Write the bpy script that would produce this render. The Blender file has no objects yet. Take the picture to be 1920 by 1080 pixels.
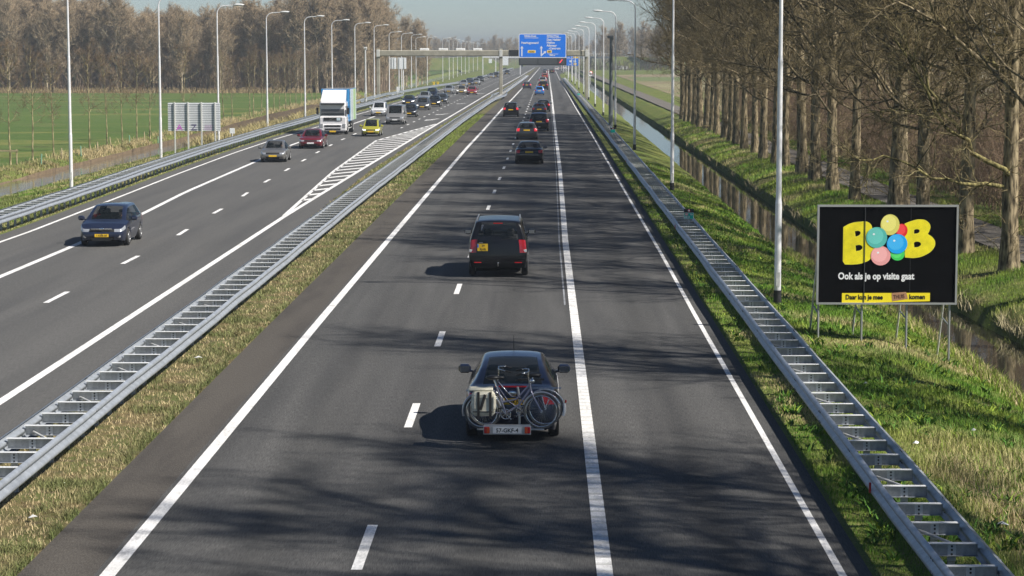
import bpy, math, random
import numpy as np
from mathutils import Vector, Matrix

random.seed(7)
RNG = np.random.default_rng(11)
SC = bpy.context.scene
COL = SC.collection
R = math.radians
PI = math.pi

# ------------------------------------------------------------------ camera
CAM_H, FPX = 7.35, 4150.0
TH = math.atan(444.0 / FPX)
PSI = math.atan(60.0 / FPX * math.cos(TH))
cf = Vector((-math.sin(PSI) * math.cos(TH), math.cos(PSI) * math.cos(TH), -math.sin(TH)))
cr = Vector((math.cos(PSI), math.sin(PSI), 0))
cu = cr.cross(cf)
cam_d = bpy.data.cameras.new('camera')
cam_d.sensor_width = 36.0
cam_d.lens = 36.0 * FPX / 1920.0
cam_d.clip_end = 9000
cam = bpy.data.objects.new('camera', cam_d)
COL.objects.link(cam)
cam.matrix_world = Matrix(((cr.x, cu.x, -cf.x, 0), (cr.y, cu.y, -cf.y, 0), (cr.z, cu.z, -cf.z, CAM_H), (0, 0, 0, 1)))
SC.camera = cam

# ------------------------------------------------------------------ light
SUN_EL, SUN_BACK = R(44), R(25)            # sun from the right, a little behind the viewer
sdir = Vector((math.cos(SUN_EL) * math.cos(SUN_BACK), -math.cos(SUN_EL) * math.sin(SUN_BACK), math.sin(SUN_EL)))
world = bpy.data.worlds.new('World')
SC.world = world
world.use_nodes = True
nt = world.node_tree
bg = nt.nodes['Background']
sky = nt.nodes.new('ShaderNodeTexSky')
sky.sky_type = 'NISHITA'
sky.sun_disc = False
sky.sun_elevation = SUN_EL
sky.sun_rotation = R(90) + SUN_BACK
sky.air_density, sky.dust_density, sky.ozone_density = 0.7, 0.0, 3.0
nt.links.new(sky.outputs[0], bg.inputs['Color'])
bg.inputs['Strength'].default_value = 0.049
sun_d = bpy.data.lights.new('sun', 'SUN')
sun_d.energy, sun_d.angle, sun_d.color = 4.8, R(0.7), (1.0, 0.95, 0.87)
sun = bpy.data.objects.new('sun', sun_d)
COL.objects.link(sun)
sun.rotation_euler = sdir.to_track_quat('Z', 'Y').to_euler()
SC.view_settings.view_transform = 'Standard'
SC.view_settings.look = 'None'
SC.view_settings.exposure = 0.70
SC.view_settings.gamma = 1.0
SC.cycles.use_denoising = True
SC.cycles.max_bounces = 6
SC.cycles.transparent_max_bounces = 12
SC.cycles.volume_bounces = 0
HAZE = 0.00042

# ------------------------------------------------------------------ helpers
def G(px, py, z=0.0):
    """point of height z seen at pixel (px, py) of the 1920x1080 photograph"""
    d = cf + cr * ((px - 960) / FPX) - cu * ((py - 540) / FPX)
    t = (z - CAM_H) / d.z
    return d.x * t, d.y * t

def srgb(r, g, b):
    f = lambda c: (c / 12.92 if c <= 0.04045 else ((c + 0.055) / 1.055) ** 2.4)
    return (f(r / 255), f(g / 255), f(b / 255), 1)

MATS = {}
def mat(name, col, rough=0.6, metal=0.0, coat=0.0, noise=0.0, scale=8.0, bump=0.0, bscale=None, spec=0.5, emit=None, alpha=None, trans=0.0, stretch=None):
    if name in MATS:
        return MATS[name]
    m = bpy.data.materials.new(name)
    m.use_nodes = True
    n, l = m.node_tree.nodes, m.node_tree.links
    b = n['Principled BSDF']
    c = tuple(col[:3]) + (1,)
    b.inputs['Base Color'].default_value = c
    b.inputs['Roughness'].default_value = rough
    b.inputs['Metallic'].default_value = metal
    b.inputs['Coat Weight'].default_value = coat
    b.inputs['Coat Roughness'].default_value = 0.04
    b.inputs['Specular IOR Level'].default_value = spec
    if trans:
        b.inputs['Transmission Weight'].default_value = trans
    if noise or bump:
        tc = n.new('ShaderNodeNewGeometry') if stretch else n.new('ShaderNodeTexCoord')
        out = tc.outputs['Position'] if stretch else tc.outputs['Object']
        if stretch:
            mp = n.new('ShaderNodeMapping')
            mp.inputs['Scale'].default_value = stretch
            l.new(out, mp.inputs['Vector'])
            out = mp.outputs['Vector']
        nz = n.new('ShaderNodeTexNoise')
        nz.inputs['Scale'].default_value = scale
        nz.inputs['Detail'].default_value = 8
        nz.inputs['Roughness'].default_value = 0.65
        l.new(out, nz.inputs['Vector'])
        if noise:
            rp = n.new('ShaderNodeMapRange')
            rp.inputs['From Min'].default_value = 0.3
            rp.inputs['From Max'].default_value = 0.7
            rp.inputs['To Min'].default_value = 1 - noise
            rp.inputs['To Max'].default_value = 1 + noise
            l.new(nz.outputs['Fac'], rp.inputs['Value'])
            mx = n.new('ShaderNodeVectorMath')
            mx.operation = 'SCALE'
            mx.inputs[0].default_value = c[:3]
            l.new(rp.outputs['Result'], mx.inputs['Scale'])
            l.new(mx.outputs['Vector'], b.inputs['Base Color'])
        if bump:
            bp = n.new('ShaderNodeBump')
            bp.inputs['Strength'].default_value = bump
            bp.inputs['Distance'].default_value = 0.02
            if bscale:
                n2 = n.new('ShaderNodeTexNoise')
                n2.inputs['Scale'].default_value = bscale
                n2.inputs['Detail'].default_value = 6
                l.new(out, n2.inputs['Vector'])
                l.new(n2.outputs['Fac'], bp.inputs['Height'])
            else:
                l.new(nz.outputs['Fac'], bp.inputs['Height'])
            l.new(bp.outputs['Normal'], b.inputs['Normal'])
    if emit:
        b.inputs['Emission Color'].default_value = tuple(emit[:3]) + (1,)
        b.inputs['Emission Strength'].default_value = emit[3]
    MATS[name] = m
    return m

def tag(o, label=None, cat=None, group=None, kind=None):
    if label: o['label'] = label
    if cat: o['category'] = cat
    if group: o['group'] = group
    if kind: o['kind'] = kind
    return o

def empty(name, loc=(0, 0, 0), rz=0.0):
    o = bpy.data.objects.new(name, None)
    o.empty_display_size = 0.3
    COL.objects.link(o)
    o.location = loc
    o.rotation_euler = (0, 0, rz)
    return o

def link(name, me, parent=None, loc=(0, 0, 0), rot=(0, 0, 0)):
    o = bpy.data.objects.new(name, me)
    COL.objects.link(o)
    o.location = loc
    o.rotation_euler = rot
    if parent is not None:
        o.parent = parent
    return o

def np_mesh(name, V, F, m, smooth=False, col=None, fm=None):
    """mesh from numpy arrays; F is an (N,k) array or a list of such arrays"""
    me = bpy.data.meshes.new(name)
    Fs = F if isinstance(F, list) else [F]
    Fs = [np.asarray(f, dtype=np.int32) for f in Fs if len(f)]
    V = np.asarray(V, dtype=np.float32)
    me.vertices.add(len(V))
    me.vertices.foreach_set('co', V.ravel())
    nl = sum(f.size for f in Fs)
    me.loops.add(nl)
    me.loops.foreach_set('vertex_index', np.concatenate([f.ravel() for f in Fs]))
    tot = np.concatenate([np.full(len(f), f.shape[1], dtype=np.int32) for f in Fs])
    me.polygons.add(len(tot))
    st = np.concatenate([[0], np.cumsum(tot)[:-1]]).astype(np.int32)
    me.polygons.foreach_set('loop_start', st)
    me.polygons.foreach_set('loop_total', tot)
    if smooth:
        me.polygons.foreach_set('use_smooth', np.ones(len(tot), dtype=bool))
    ml = m if isinstance(m, (list, tuple)) else [m]
    for x in ml:
        me.materials.append(x)
    if fm is not None:
        me.polygons.foreach_set('material_index', np.asarray(fm, dtype=np.int32))
    if col is not None:
        a = me.attributes.new('Col', 'FLOAT_COLOR', 'POINT')
        c4 = np.ones((len(V), 4), dtype=np.float32)
        c4[:, :3] = col
        a.data.foreach_set('color', c4.ravel())
    me.update(calc_edges=True)
    me.validate()
    return me

class MB:
    """collects simple shapes into one mesh"""
    def __init__(s):
        s.v, s.f, s.m, s.sm = [], [], [], []
    def add(s, vs, fs, m=0, sm=False):
        b = len(s.v)
        s.v += [tuple(v) for v in vs]
        for f in fs:
            s.f.append(tuple(i + b for i in f))
            s.m.append(m)
            s.sm.append(sm)
        return s
    def box(s, c, d, m=0, M=None, bev=0.0):
        x, y, z = d[0] / 2, d[1] / 2, d[2] / 2
        if bev <= 0:
            vs = [Vector((i * x, j * y, k * z)) for k in (-1, 1) for j in (-1, 1) for i in (-1, 1)]
            fs = [(0, 2, 3, 1), (4, 5, 7, 6), (0, 1, 5, 4), (2, 6, 7, 3), (0, 4, 6, 2), (1, 3, 7, 5)]
        else:
            b = min(bev, x * .9, y * .9, z * .9)
            vs, idx = [], {}
            for k in (-1, 1):
                for j in (-1, 1):
                    for i in (-1, 1):
                        for ax in range(3):
                            p = [i * x - i * b, j * y - j * b, k * z - k * b]
                            p[ax] = (i * x, j * y, k * z)[ax]
                            idx[(i, j, k, ax)] = len(vs)
                            vs.append(Vector(p))
            fs = []
            for ax in range(3):
                o = [a for a in range(3) if a != ax]
                for sgn in (-1, 1):
                    q = []
                    for a, bb in ((-1, -1), (1, -1), (1, 1), (-1, 1)):
                        t = [0, 0, 0]; t[ax] = sgn; t[o[0]] = a; t[o[1]] = bb
                        q.append(idx[tuple(t) + (ax,)])
                    fs.append(tuple(q))
            for ax in range(3):           # edges along axis ax
                o = [a for a in range(3) if a != ax]
                for a in (-1, 1):
                    for bb in (-1, 1):
                        t0 = [0, 0, 0]; t0[o[0]] = a; t0[o[1]] = bb; t0[ax] = -1
                        t1 = list(t0); t1[ax] = 1
                        fs.append((idx[tuple(t0) + (o[0],)], idx[tuple(t1) + (o[0],)], idx[tuple(t1) + (o[1],)], idx[tuple(t0) + (o[1],)]))
            for k in (-1, 1):
                for j in (-1, 1):
                    for i in (-1, 1):
                        fs.append(tuple(idx[(i, j, k, a)] for a in range(3)))
        c = Vector(c)
        vs = [(M @ v if M is not None else v) + c for v in vs]
        return s.add(vs, fs, m)
    def tube(s, pts, r, n=8, m=0, cap=True, sm=True):
        pts = [Vector(p) for p in pts]
        rs = r if isinstance(r, (list, tuple)) else [r] * len(pts)
        vs, fs = [], []
        u = None
        for i, p in enumerate(pts):
            d = (pts[min(i + 1, len(pts) - 1)] - pts[max(i - 1, 0)]).normalized()
            if u is None:
                u = d.orthogonal().normalized()
            else:
                u = (u - d * u.dot(d))
                u = u.normalized() if u.length > 1e-6 else d.orthogonal().normalized()
            w = d.cross(u)
            for k in range(n):
                a = 2 * PI * k / n
                vs.append(p + (u * math.cos(a) + w * math.sin(a)) * rs[i])
        for i in range(len(pts) - 1):
            for k in range(n):
                a, b = i * n + k, i * n + (k + 1) % n
                fs.append((a, b, b + n, a + n))
        s.add(vs, fs, m, sm)
        if cap:
            s.add(vs[:n], [tuple(reversed(range(n)))], m)
            s.add(vs[-n:], [tuple(range(n))], m)
        return s
    def ring(s, c, rad, r, axis='Y', n=28, k=6, m=0, a0=0, a1=2 * PI, sy=1.0):
        """torus (or arc of one) round `axis`"""
        full = abs(a1 - a0 - 2 * PI) < 1e-6
        vs, fs = [], []
        N = n if full else n + 1
        for i in range(N):
            a = a0 + (a1 - a0) * i / n
            for j in range(k):
                b = 2 * PI * j / k
                q = rad + r * math.cos(b)
                h = r * math.sin(b) * sy
                if axis == 'Y': vs.append((c[0] + q * math.cos(a), c[1] + h, c[2] + q * math.sin(a)))
                elif axis == 'X': vs.append((c[0] + h, c[1] + q * math.cos(a), c[2] + q * math.sin(a)))
                else: vs.append((c[0] + q * math.cos(a), c[1] + q * math.sin(a), c[2] + h))
        for i in range(N if full else n):
            for j in range(k):
                i2, j2 = (i + 1) % N, (j + 1) % k
                fs.append((i * k + j, i2 * k + j, i2 * k + j2, i * k + j2))
        return s.add(vs, fs, m, True)
    def lathe(s, c, prof, axis='X', n=24, m=0, sm=True):
        vs, fs = [], []
        for (rr, h) in prof:
            for i in range(n):
                a = 2 * PI * i / n
                if axis == 'X': vs.append((c[0] + h, c[1] + rr * math.cos(a), c[2] + rr * math.sin(a)))
                elif axis == 'Y': vs.append((c[0] + rr * math.cos(a), c[1] + h, c[2] + rr * math.sin(a)))
                else: vs.append((c[0] + rr * math.cos(a), c[1] + rr * math.sin(a), c[2] + h))
        for j in range(len(prof) - 1):
            for i in range(n):
                i2 = (i + 1) % n
                fs.append((j * n + i, j * n + i2, (j + 1) * n + i2, (j + 1) * n + i))
        return s.add(vs, fs, m, sm)
    def poly(s, pts, m=0, ext=None):
        """flat polygon, or prism when ext (a vector) is given"""
        n = len(pts)
        if ext is None:
            return s.add(pts, [tuple(range(n))], m)
        e = Vector(ext)
        vs = [Vector(p) for p in pts] + [Vector(p) + e for p in pts]
        fs = [tuple(range(n)), tuple(reversed(range(n, 2 * n)))]
        fs += [(i, (i + 1) % n, n + (i + 1) % n, n + i) for i in range(n)]
        return s.add(vs, fs, m)
    def ell(s, c, d, m=0, nu=14, nv=8, M=None):
        vs, fs = [], []
        for j in range(nv + 1):
            b = -PI / 2 + PI * j / nv
            for i in range(nu):
                a = 2 * PI * i / nu
                v = Vector((d[0] * math.cos(b) * math.cos(a), d[1] * math.cos(b) * math.sin(a), d[2] * math.sin(b)))
                vs.append((M @ v if M is not None else v) + Vector(c))
        for j in range(nv):
            for i in range(nu):
                i2 = (i + 1) % nu
                fs.append((j * nu + i, j * nu + i2, (j + 1) * nu + i2, (j + 1) * nu + i))
        return s.add(vs, fs, m, True)
    def mesh(s, name, mats):
        me = bpy.data.meshes.new(name)
        me.from_pydata([tuple(v) for v in s.v], [], s.f)
        for x in (mats if isinstance(mats, (list, tuple)) else [mats]):
            me.materials.append(x)
        me.polygons.foreach_set('material_index', s.m)
        me.polygons.foreach_set('use_smooth', s.sm)
        me.update()
        return me
    def build(s, name, mats, parent=None, loc=(0, 0, 0), rot=(0, 0, 0)):
        return link(name, s.mesh(name, mats), parent, loc, rot)

def as_mesh(name, curve):
    t = bpy.data.objects.new(name, curve)
    COL.objects.link(t)
    me = evaluated(t)
    bpy.data.objects.remove(t)
    o = bpy.data.objects.new(name, me)
    COL.objects.link(o)
    return o

def text(body, size, m, parent, loc, rot=(PI / 2, 0, 0), bold=0.0, align='LEFT', sx=1.0, name='lettering'):
    c = bpy.data.curves.new(name, 'FONT')
    c.body = body
    c.size = size
    c.align_x = align
    c.align_y = 'BOTTOM_BASELINE'
    c.offset = bold * size
    c.resolution_u = 3
    c.materials.append(m)
    o = as_mesh(name, c)
    o.parent = parent
    o.location = loc
    o.rotation_euler = rot
    o.scale = (sx, 1, 1)
    return o

def copy_tree(o, parent=None):
    c = o.copy()
    COL.objects.link(c)
    if parent is not None:
        c.parent = parent
    for ch in list(KIDS.get(o.name, ())) or [x for x in o.children]:
        copy_tree(ch, c)
    return c
KIDS = {}

def evaluated(o):
    dg = bpy.context.evaluated_depsgraph_get()
    return bpy.data.meshes.new_from_object(o.evaluated_get(dg))

ORD = ['first', 'second', 'third', 'fourth', 'fifth', 'sixth', 'seventh', 'eighth', 'ninth', 'tenth', 'eleventh', 'twelfth',
       'thirteenth', 'fourteenth', 'fifteenth', 'sixteenth', 'seventeenth', 'eighteenth', 'nineteenth', 'twentieth',
       'twenty-first', 'twenty-second', 'twenty-third', 'twenty-fourth', 'twenty-fifth', 'twenty-sixth', 'twenty-seventh', 'twenty-eighth',
       'twenty-ninth', 'thirtieth', 'thirty-first', 'thirty-second', 'thirty-third', 'thirty-fourth', 'thirty-fifth', 'thirty-sixth', 'thirty-seventh', 'thirty-eighth', 'thirty-ninth', 'fortieth']

# ------------------------------------------------------------------ road geometry: X of each line as a function of Y
def F(*pts):
    xs, ys = [p[1] for p in pts], [p[0] for p in pts]
    def f(y):
        y = np.asarray(y, dtype=float)
        v = np.interp(y, xs, ys)
        s = (ys[-1] - ys[-2]) / (xs[-1] - xs[-2])
        return np.where(y > xs[-1], ys[-1] + s * (y - xs[-1]), v)
    return f
L_EDGE = F((-6.14, 0), (-6.14, 60), (-6.05, 100), (-5.96, 137), (-5.88, 170), (-5.68, 203), (-5.35, 280), (-4.9, 345), (-4.26, 459), (-2.7, 800))
L_DASH = F((-2.66, 0), (-2.66, 70), (-2.6, 117), (-2.5, 150), (-2.42, 184), (-2.22, 236), (-2.1, 296), (-1.9, 372), (-0.6, 800))
L_WIDE = F((0.88, 0), (0.87, 40), (0.84, 86), (1.0, 137), (1.09, 226), (1.28, 359), (1.6, 750))
L_RIGHT = F((4.2, 0), (4.24, 61), (4.29, 81), (4.25, 200), (4.14, 296), (4.09, 600), (4.25, 753))
RD_L = F((-7.42, 0), (-7.42, 60), (-7.3, 137), (-7.12, 207), (-6.5, 350), (-5.6, 500), (-3.8, 850))
RD_R = F((4.62, 0), (4.68, 80), (4.7, 300), (4.9, 700), (9.0, 850))
LE = F((-21.0, 0), (-21.05, 90), (-21.6, 115), (-22.05, 133), (-22.5, 160), (-22.6, 185), (-22.1, 217), (-21.85, 255), (-21.2, 296), (-19.96, 413), (-17.6, 520), (-13.5, 800))
LS = F((-17.6, 0), (-17.85, 84), (-18.2, 99), (-18.8, 116), (-19.3, 149), (-19.9, 172), (-19.75, 200), (-19.4, 227), (-19.2, 250), (-18.6, 321), (-17.9, 386), (-17.3, 426), (-15.2, 580), (-11.6, 850))
LD = F((-14.55, 0), (-14.65, 87), (-15.0, 98), (-15.2, 109), (-15.64, 119), (-15.85, 130), (-16.3, 151), (-16.6, 164), (-16.85, 180), (-16.9, 196), (-16.7, 228), (-16.2, 300), (-15.3, 365), (-13.4, 520), (-10, 800))
LD3 = F((-13.75, 215), (-13.4, 260), (-13.15, 300), (-12.75, 354), (-11.2, 526), (-8.3, 800))
LR = F((-11.4, 0), (-11.45, 46), (-11.6, 99), (-11.4, 138), (-10.8, 225), (-10.2, 303), (-9.75, 370), (-9.0, 449), (-6.9, 663), (-5.4, 850))
LH = F((-11.65, 99), (-12.96, 137), (-13.85, 183), (-10.95, 225))
LRD_R = F((-9.7, 0), (-9.75, 60), (-10.3, 95), (-10.75, 138), (-10.2, 225), (-9.6, 303), (-9.1, 370), (-8.3, 449), (-6.2, 663), (-4.6, 850))
MED = F((-8.85, 0), (-8.85, 105), (-8.35, 220), (-7.6, 300), (-6.9, 346), (-6.25, 430), (-5.2, 550), (-3.4, 850))
LRAIL = F((-22.2, 0), (-22.3, 90), (-22.7, 111), (-23.2, 128), (-23.7, 155), (-23.9, 190), (-23.7, 233), (-23.2, 275), (-22.5, 330), (-21.9, 380), (-20.4, 450), (-16.6, 640), (-11.8, 950))

def sm(t):
    t = np.clip(t, 0, 1)
    return t * t * (3 - 2 * t)

TX = np.array([-4000, -38.5, -36.5, -35.3, -34.72, -34.45, -33.3, -31.9, -31.2, -28, -25.5, -24.4, -22, 5.0, 6.4, 7.8, 9.5, 10.35, 11.5, 12.85, 13.0, 13.5, 15.0, 16.6, 20, 4000])
TZ = np.array([-.75, -.75, -.5, -.62, -.90, -1.3, -1.9, -1.35, -1.05, -.55, -.12, -.03, -.012, -.012, -.06, -.33, -.9, -1.33, -1.95, -1.4, -.85, -.62, -.25, -.12, -.1, -.3])
def terrain(X, Y):
    X, Y = np.asarray(X, dtype=float), np.asarray(Y, dtype=float)
    s = 1.35 * sm((98 - Y) / 38) * np.clip((X - 6.5) / 3, 0, 1)
    z = np.interp(X - s, TX, TZ)
    b = 0.035 * np.sin(X * 1.7 + Y * .31) * np.sin(Y * .53 - X * .4) + 0.02 * np.sin(X * 3.1 - Y * 1.3)
    w = np.clip((np.abs(X + 9) - 15.5) / 2, 0, 1)
    return z + b * w
# ------------------------------------------------------------------ materials of the setting
def mix_mat(name, c1, c2, c3, s1=0.35, s2=3.0, rough=0.9, bump=0.4, bsc=14.0, fine=0.35, fsc=30.0, stretch=(1, 1, 1), lo=(0.42, 0.58), lo2=(0.5, 0.68), tracks=None):
    """three natural colours mixed by two noises, in world position"""
    m = bpy.data.materials.new(name)
    m.use_nodes = True
    n, l = m.node_tree.nodes, m.node_tree.links
    b = n['Principled BSDF']
    b.inputs['Roughness'].default_value = rough
    b.inputs['Specular IOR Level'].default_value = 0.2
    g = n.new('ShaderNodeNewGeometry')
    mp = n.new('ShaderNodeMapping'); mp.inputs['Scale'].default_value = stretch
    l.new(g.outputs['Position'], mp.inputs['Vector'])
    def nz(sc, det=6):
        x = n.new('ShaderNodeTexNoise'); x.inputs['Scale'].default_value = sc; x.inputs['Detail'].default_value = det
        x.inputs['Roughness'].default_value = 0.65
        l.new(mp.outputs['Vector'], x.inputs['Vector']); return x
    def rng(x, a, bb, c=0.0, d=1.0):
        r = n.new('ShaderNodeMapRange'); r.inputs['From Min'].default_value = a; r.inputs['From Max'].default_value = bb
        r.inputs['To Min'].default_value = c; r.inputs['To Max'].default_value = d
        l.new(x.outputs['Fac'], r.inputs['Value']); return r
    def mix(f, a, bb):
        x = n.new('ShaderNodeMix'); x.data_type = 'RGBA'
        l.new(f, x.inputs['Factor'])
        for k, v in (('A', a), ('B', bb)):
            i = [q for q in x.inputs if q.name == k and q.type == 'RGBA'][0]
            if isinstance(v, tuple): i.default_value = v[:3] + (1,)
            else: l.new(v, i)
        return [q for q in x.outputs if q.type == 'RGBA'][0]
    r1 = rng(nz(s1), *lo)
    r2 = rng(nz(s2), *lo2)
    a = mix(r1.outputs[0], c1, c2)
    a = mix(r2.outputs[0], a, c3)
    f = rng(nz(fsc, 4), 0.3, 0.7, 1 - fine, 1 + fine)
    fo = f.outputs[0]
    if tracks:                                   # polished wheel tracks, a little paler, and the oily lane centres
        sp = n.new('ShaderNodeSeparateXYZ'); l.new(g.outputs['Position'], sp.inputs[0])
        for per, ph, amp in tracks:
            m1 = n.new('ShaderNodeMath'); m1.operation = 'MULTIPLY_ADD'; m1.inputs[1].default_value = 2 * PI / per; m1.inputs[2].default_value = -2 * PI * ph / per
            l.new(sp.outputs['X'], m1.inputs[0])
            m2 = n.new('ShaderNodeMath'); m2.operation = 'COSINE'; l.new(m1.outputs[0], m2.inputs[0])
            m3 = n.new('ShaderNodeMath'); m3.operation = 'MULTIPLY_ADD'; m3.inputs[1].default_value = amp; m3.inputs[2].default_value = 1.0; l.new(m2.outputs[0], m3.inputs[0])
            m4 = n.new('ShaderNodeMath'); m4.operation = 'MULTIPLY'; l.new(m3.outputs[0], m4.inputs[0]); l.new(fo, m4.inputs[1]); fo = m4.outputs[0]
    sc = n.new('ShaderNodeVectorMath'); sc.operation = 'SCALE'
    l.new(a, sc.inputs[0]); l.new(fo, sc.inputs['Scale'])
    l.new(sc.outputs['Vector'], b.inputs['Base Color'])
    if bump:
        bp = n.new('ShaderNodeBump'); bp.inputs['Strength'].default_value = bump; bp.inputs['Distance'].default_value = 0.05
        l.new(nz(bsc, 8).outputs['Fac'], bp.inputs['Height'])
        l.new(bp.outputs['Normal'], b.inputs['Normal'])
    MATS[name] = m
    return m

M_GROUND = mix_mat('ground_grass', (.095, .135, .026), (.15, .165, .042), (.20, .165, .08), lo2=(.54, .72), fine=.5)
M_FIELD = mix_mat('field_grass', (.066, .112, .020), (.080, .125, .024), (.105, .132, .034), s1=.02, s2=.12, fine=.22, fsc=1.4, bump=.2, bsc=3)
M_PLOUGH = mix_mat('ploughed_soil', (.21, .165, .105), (.26, .22, .13), (.17, .19, .07), s1=.05, s2=.04, stretch=(.35, 1, 1), bump=.4, bsc=2, fine=.2, fsc=2)
M_MEDIAN = mix_mat('median_grass', (.16, .125, .058), (.10, .115, .034), (.085, .07, .04), s1=.8, s2=2.4, fine=.5, fsc=26)
M_ASPH = mix_mat('asphalt', (.067, .0662, .0645), (.097, .095, .092), (.053, .0525, .053), s1=.9, s2=.8, stretch=(1.1, .05, 1), rough=.82, bump=.35, bsc=160, fine=.5, fsc=70, tracks=((1.74, -.03, .09), (3.48, -.9, -.05)), lo=(.35, .65), lo2=(.45, .75))
M_ASPHL = mix_mat('asphalt_pale', (.094, .092, .088), (.112, .109, .104), (.076, .075, .074), s1=.5, s2=.8, stretch=(1.1, .05, 1), rough=.8, bump=.3, bsc=120, fine=.32, fsc=60, lo=(.35, .65), lo2=(.45, .75))
M_SHOULD = mix_mat('shoulder_asphalt', (.076, .068, .060), (.090, .081, .071), (.060, .054, .049), s1=.6, s2=.9, stretch=(1, .12, 1), rough=.9, bump=.4, bsc=130, fine=.45, fsc=70, lo=(.35, .65))
M_PATH = mix_mat('path_asphalt', (.145, .13, .112), (.17, .155, .135), (.115, .105, .09), s1=.4, s2=1.2, fine=.25, fsc=20, bump=.2)
M_LINE = mix_mat('road_paint', (.80, .79, .78), (.70, .69, .67), (.44, .43, .42), s1=.5, s2=4.0, rough=.6, bump=.1, bsc=60, fine=.2, fsc=22, stretch=(1, .35, 1), lo2=(.52, .76))
M_STEEL = mat('galvanised_steel', (.37, .40, .44), .42, .4, noise=.22, scale=5, bump=.03)
M_ZINC_LIT = mat('sunlit_zinc', (.74, .75, .75), .5, .1, noise=.12, scale=4)  # paler steel for flange tops and bolt plates, sunlight put into the colour
M_STEELD = mat('dull_steel', (.54, .54, .53), .6, .1, noise=.3, scale=9)
M_POLE = mat('lamp_pole_metal', (.80, .79, .80), .35, .2, noise=.1, scale=3)
M_CONC = mat('gantry_concrete', (.30, .28, .22), .8, noise=.25, scale=1.2, bump=.1)
M_BLACK = mat('black_plastic', (.012, .012, .013), .45)
M_RUBBER = mat('tyre_rubber', (.018, .018, .018), .8)
M_DARK = mat('dark_void', (.006, .006, .006), .9, spec=.1)
M_WHITE = mat('white_paint', (.78, .78, .77), .5)
M_BARK = mat('poplar_bark', (.205, .165, .105), .95, noise=.55, scale=2.2, bump=.9, bscale=9, spec=.1)

def water_mat(name, col, bump):
    m = mat(name, col, .03, spec=.5)
    n, l = m.node_tree.nodes, m.node_tree.links
    b = n['Principled BSDF']
    g = n.new('ShaderNodeNewGeometry')
    z = n.new('ShaderNodeTexNoise'); z.inputs['Scale'].default_value = 2.2; z.inputs['Detail'].default_value = 4
    l.new(g.outputs['Position'], z.inputs['Vector'])
    bp = n.new('ShaderNodeBump'); bp.inputs['Strength'].default_value = bump; bp.inputs['Distance'].default_value = .02
    l.new(z.outputs['Fac'], bp.inputs['Height']); l.new(bp.outputs['Normal'], b.inputs['Normal'])
    b.inputs['IOR'].default_value = 1.45
    return m
M_WATER = water_mat('canal_water', (.03, .027, .018), .035)
M_WATERL = water_mat('ditch_water', (.15, .125, .085), .6)

# ------------------------------------------------------------------ ground, roads, water
def grid_mesh(name, xs, ys, zf, m, smooth=True):
    X, Y = np.meshgrid(xs, ys)
    Z = zf(X, Y)
    V = np.stack([X, Y, Z], -1).reshape(-1, 3)
    nx, ny = len(xs), len(ys)
    i = np.arange(nx * ny).reshape(ny, nx)
    Fq = np.stack([i[:-1, :-1], i[:-1, 1:], i[1:, 1:], i[1:, :-1]], -1).reshape(-1, 4)
    return np_mesh(name, V, Fq, m, smooth)

gx = np.unique(np.round(np.concatenate([[-3000, -1500, -600, -250, -120, -70, -48, -42], TX[1:-1], np.linspace(-37, -22, 26), np.linspace(5, 18, 48), [22, 30, 50, 90, 200, 600, 1500, 3000]]), 3))
gy = np.unique(np.concatenate([[-40, 0, 15], np.arange(22, 150, 1.6), np.arange(150, 420, 8), [460, 520, 600, 700, 850, 1000, 1300, 2000, 3500, 6000]]))
tag(link('ground', grid_mesh('ground', gx, gy, terrain, M_GROUND)), kind='structure')

def strip(name, fa, fb, ys, z, m):
    ys = np.asarray(ys, dtype=float)
    a, b = fa(ys), fb(ys)
    n = len(ys)
    zz = np.full(n, z) if np.isscalar(z) else z(ys)
    V = np.concatenate([np.stack([a, ys, zz], -1), np.stack([b, ys, zz], -1)])
    i = np.arange(n - 1)
    return np_mesh(name, V, np.stack([i, i + n, i + n + 1, i + 1], -1), m)
def off(f, d): return lambda y: f(y) + d
def const(c): return lambda y: np.full(len(np.atleast_1d(y)), float(c))
YS = np.concatenate([np.arange(2, 300, 4.0), np.arange(300, 1400, 14.0)])
tag(link('road_outbound', strip('road_outbound', off(L_EDGE, -.2), RD_R, YS, 0.0, M_ASPH)), kind='structure')
tag(link('shoulder_outbound', strip('shoulder_outbound', RD_L, off(L_EDGE, -.2), YS, 0.0, M_SHOULD)), kind='structure')
tag(link('road_inbound', strip('road_inbound', off(LE, -.85), off(LR, .12), YS, 0.0, M_ASPHL)), kind='structure')
tag(link('shoulder_inbound', strip('shoulder_inbound', off(LR, .12), LRD_R, YS, 0.0, M_ASPHL)), kind='structure')
tag(link('median_verge', strip('median_verge', off(LRD_R, -.1), off(RD_L, .1), YS, -.006, M_MEDIAN)), kind='structure')
tag(link('canal_water', strip('canal_water', const(9.4), const(15.2), np.arange(0, 900, 6.0), -1.3, M_WATER)), kind='structure')
tag(link('ditch_water', strip('ditch_water', const(-35.0), const(-31.0), np.arange(20, 900, 6.0), -1.06, M_WATERL)), kind='structure')
tag(link('pasture', grid_mesh('pasture', np.array([-2900, -600, -200, -120, -80, -60, -48, -42, -38.4]), np.array([30, 80, 150, 250, 350, 428]), lambda X, Y: np.full(X.shape, -.735), M_FIELD)), kind='structure')
tag(link('far_pasture', grid_mesh('far_pasture', np.array([-300, -120, -80, -60, -48, -42, -36.5]), np.array([470, 550, 700, 860]), lambda X, Y: np.full(X.shape, -.33), M_FIELD)), kind='structure')
MUD = mat('bank_mud', (.14, .10, .06), .95, noise=.5, scale=3, stretch=(1, .5, 1))
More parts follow.
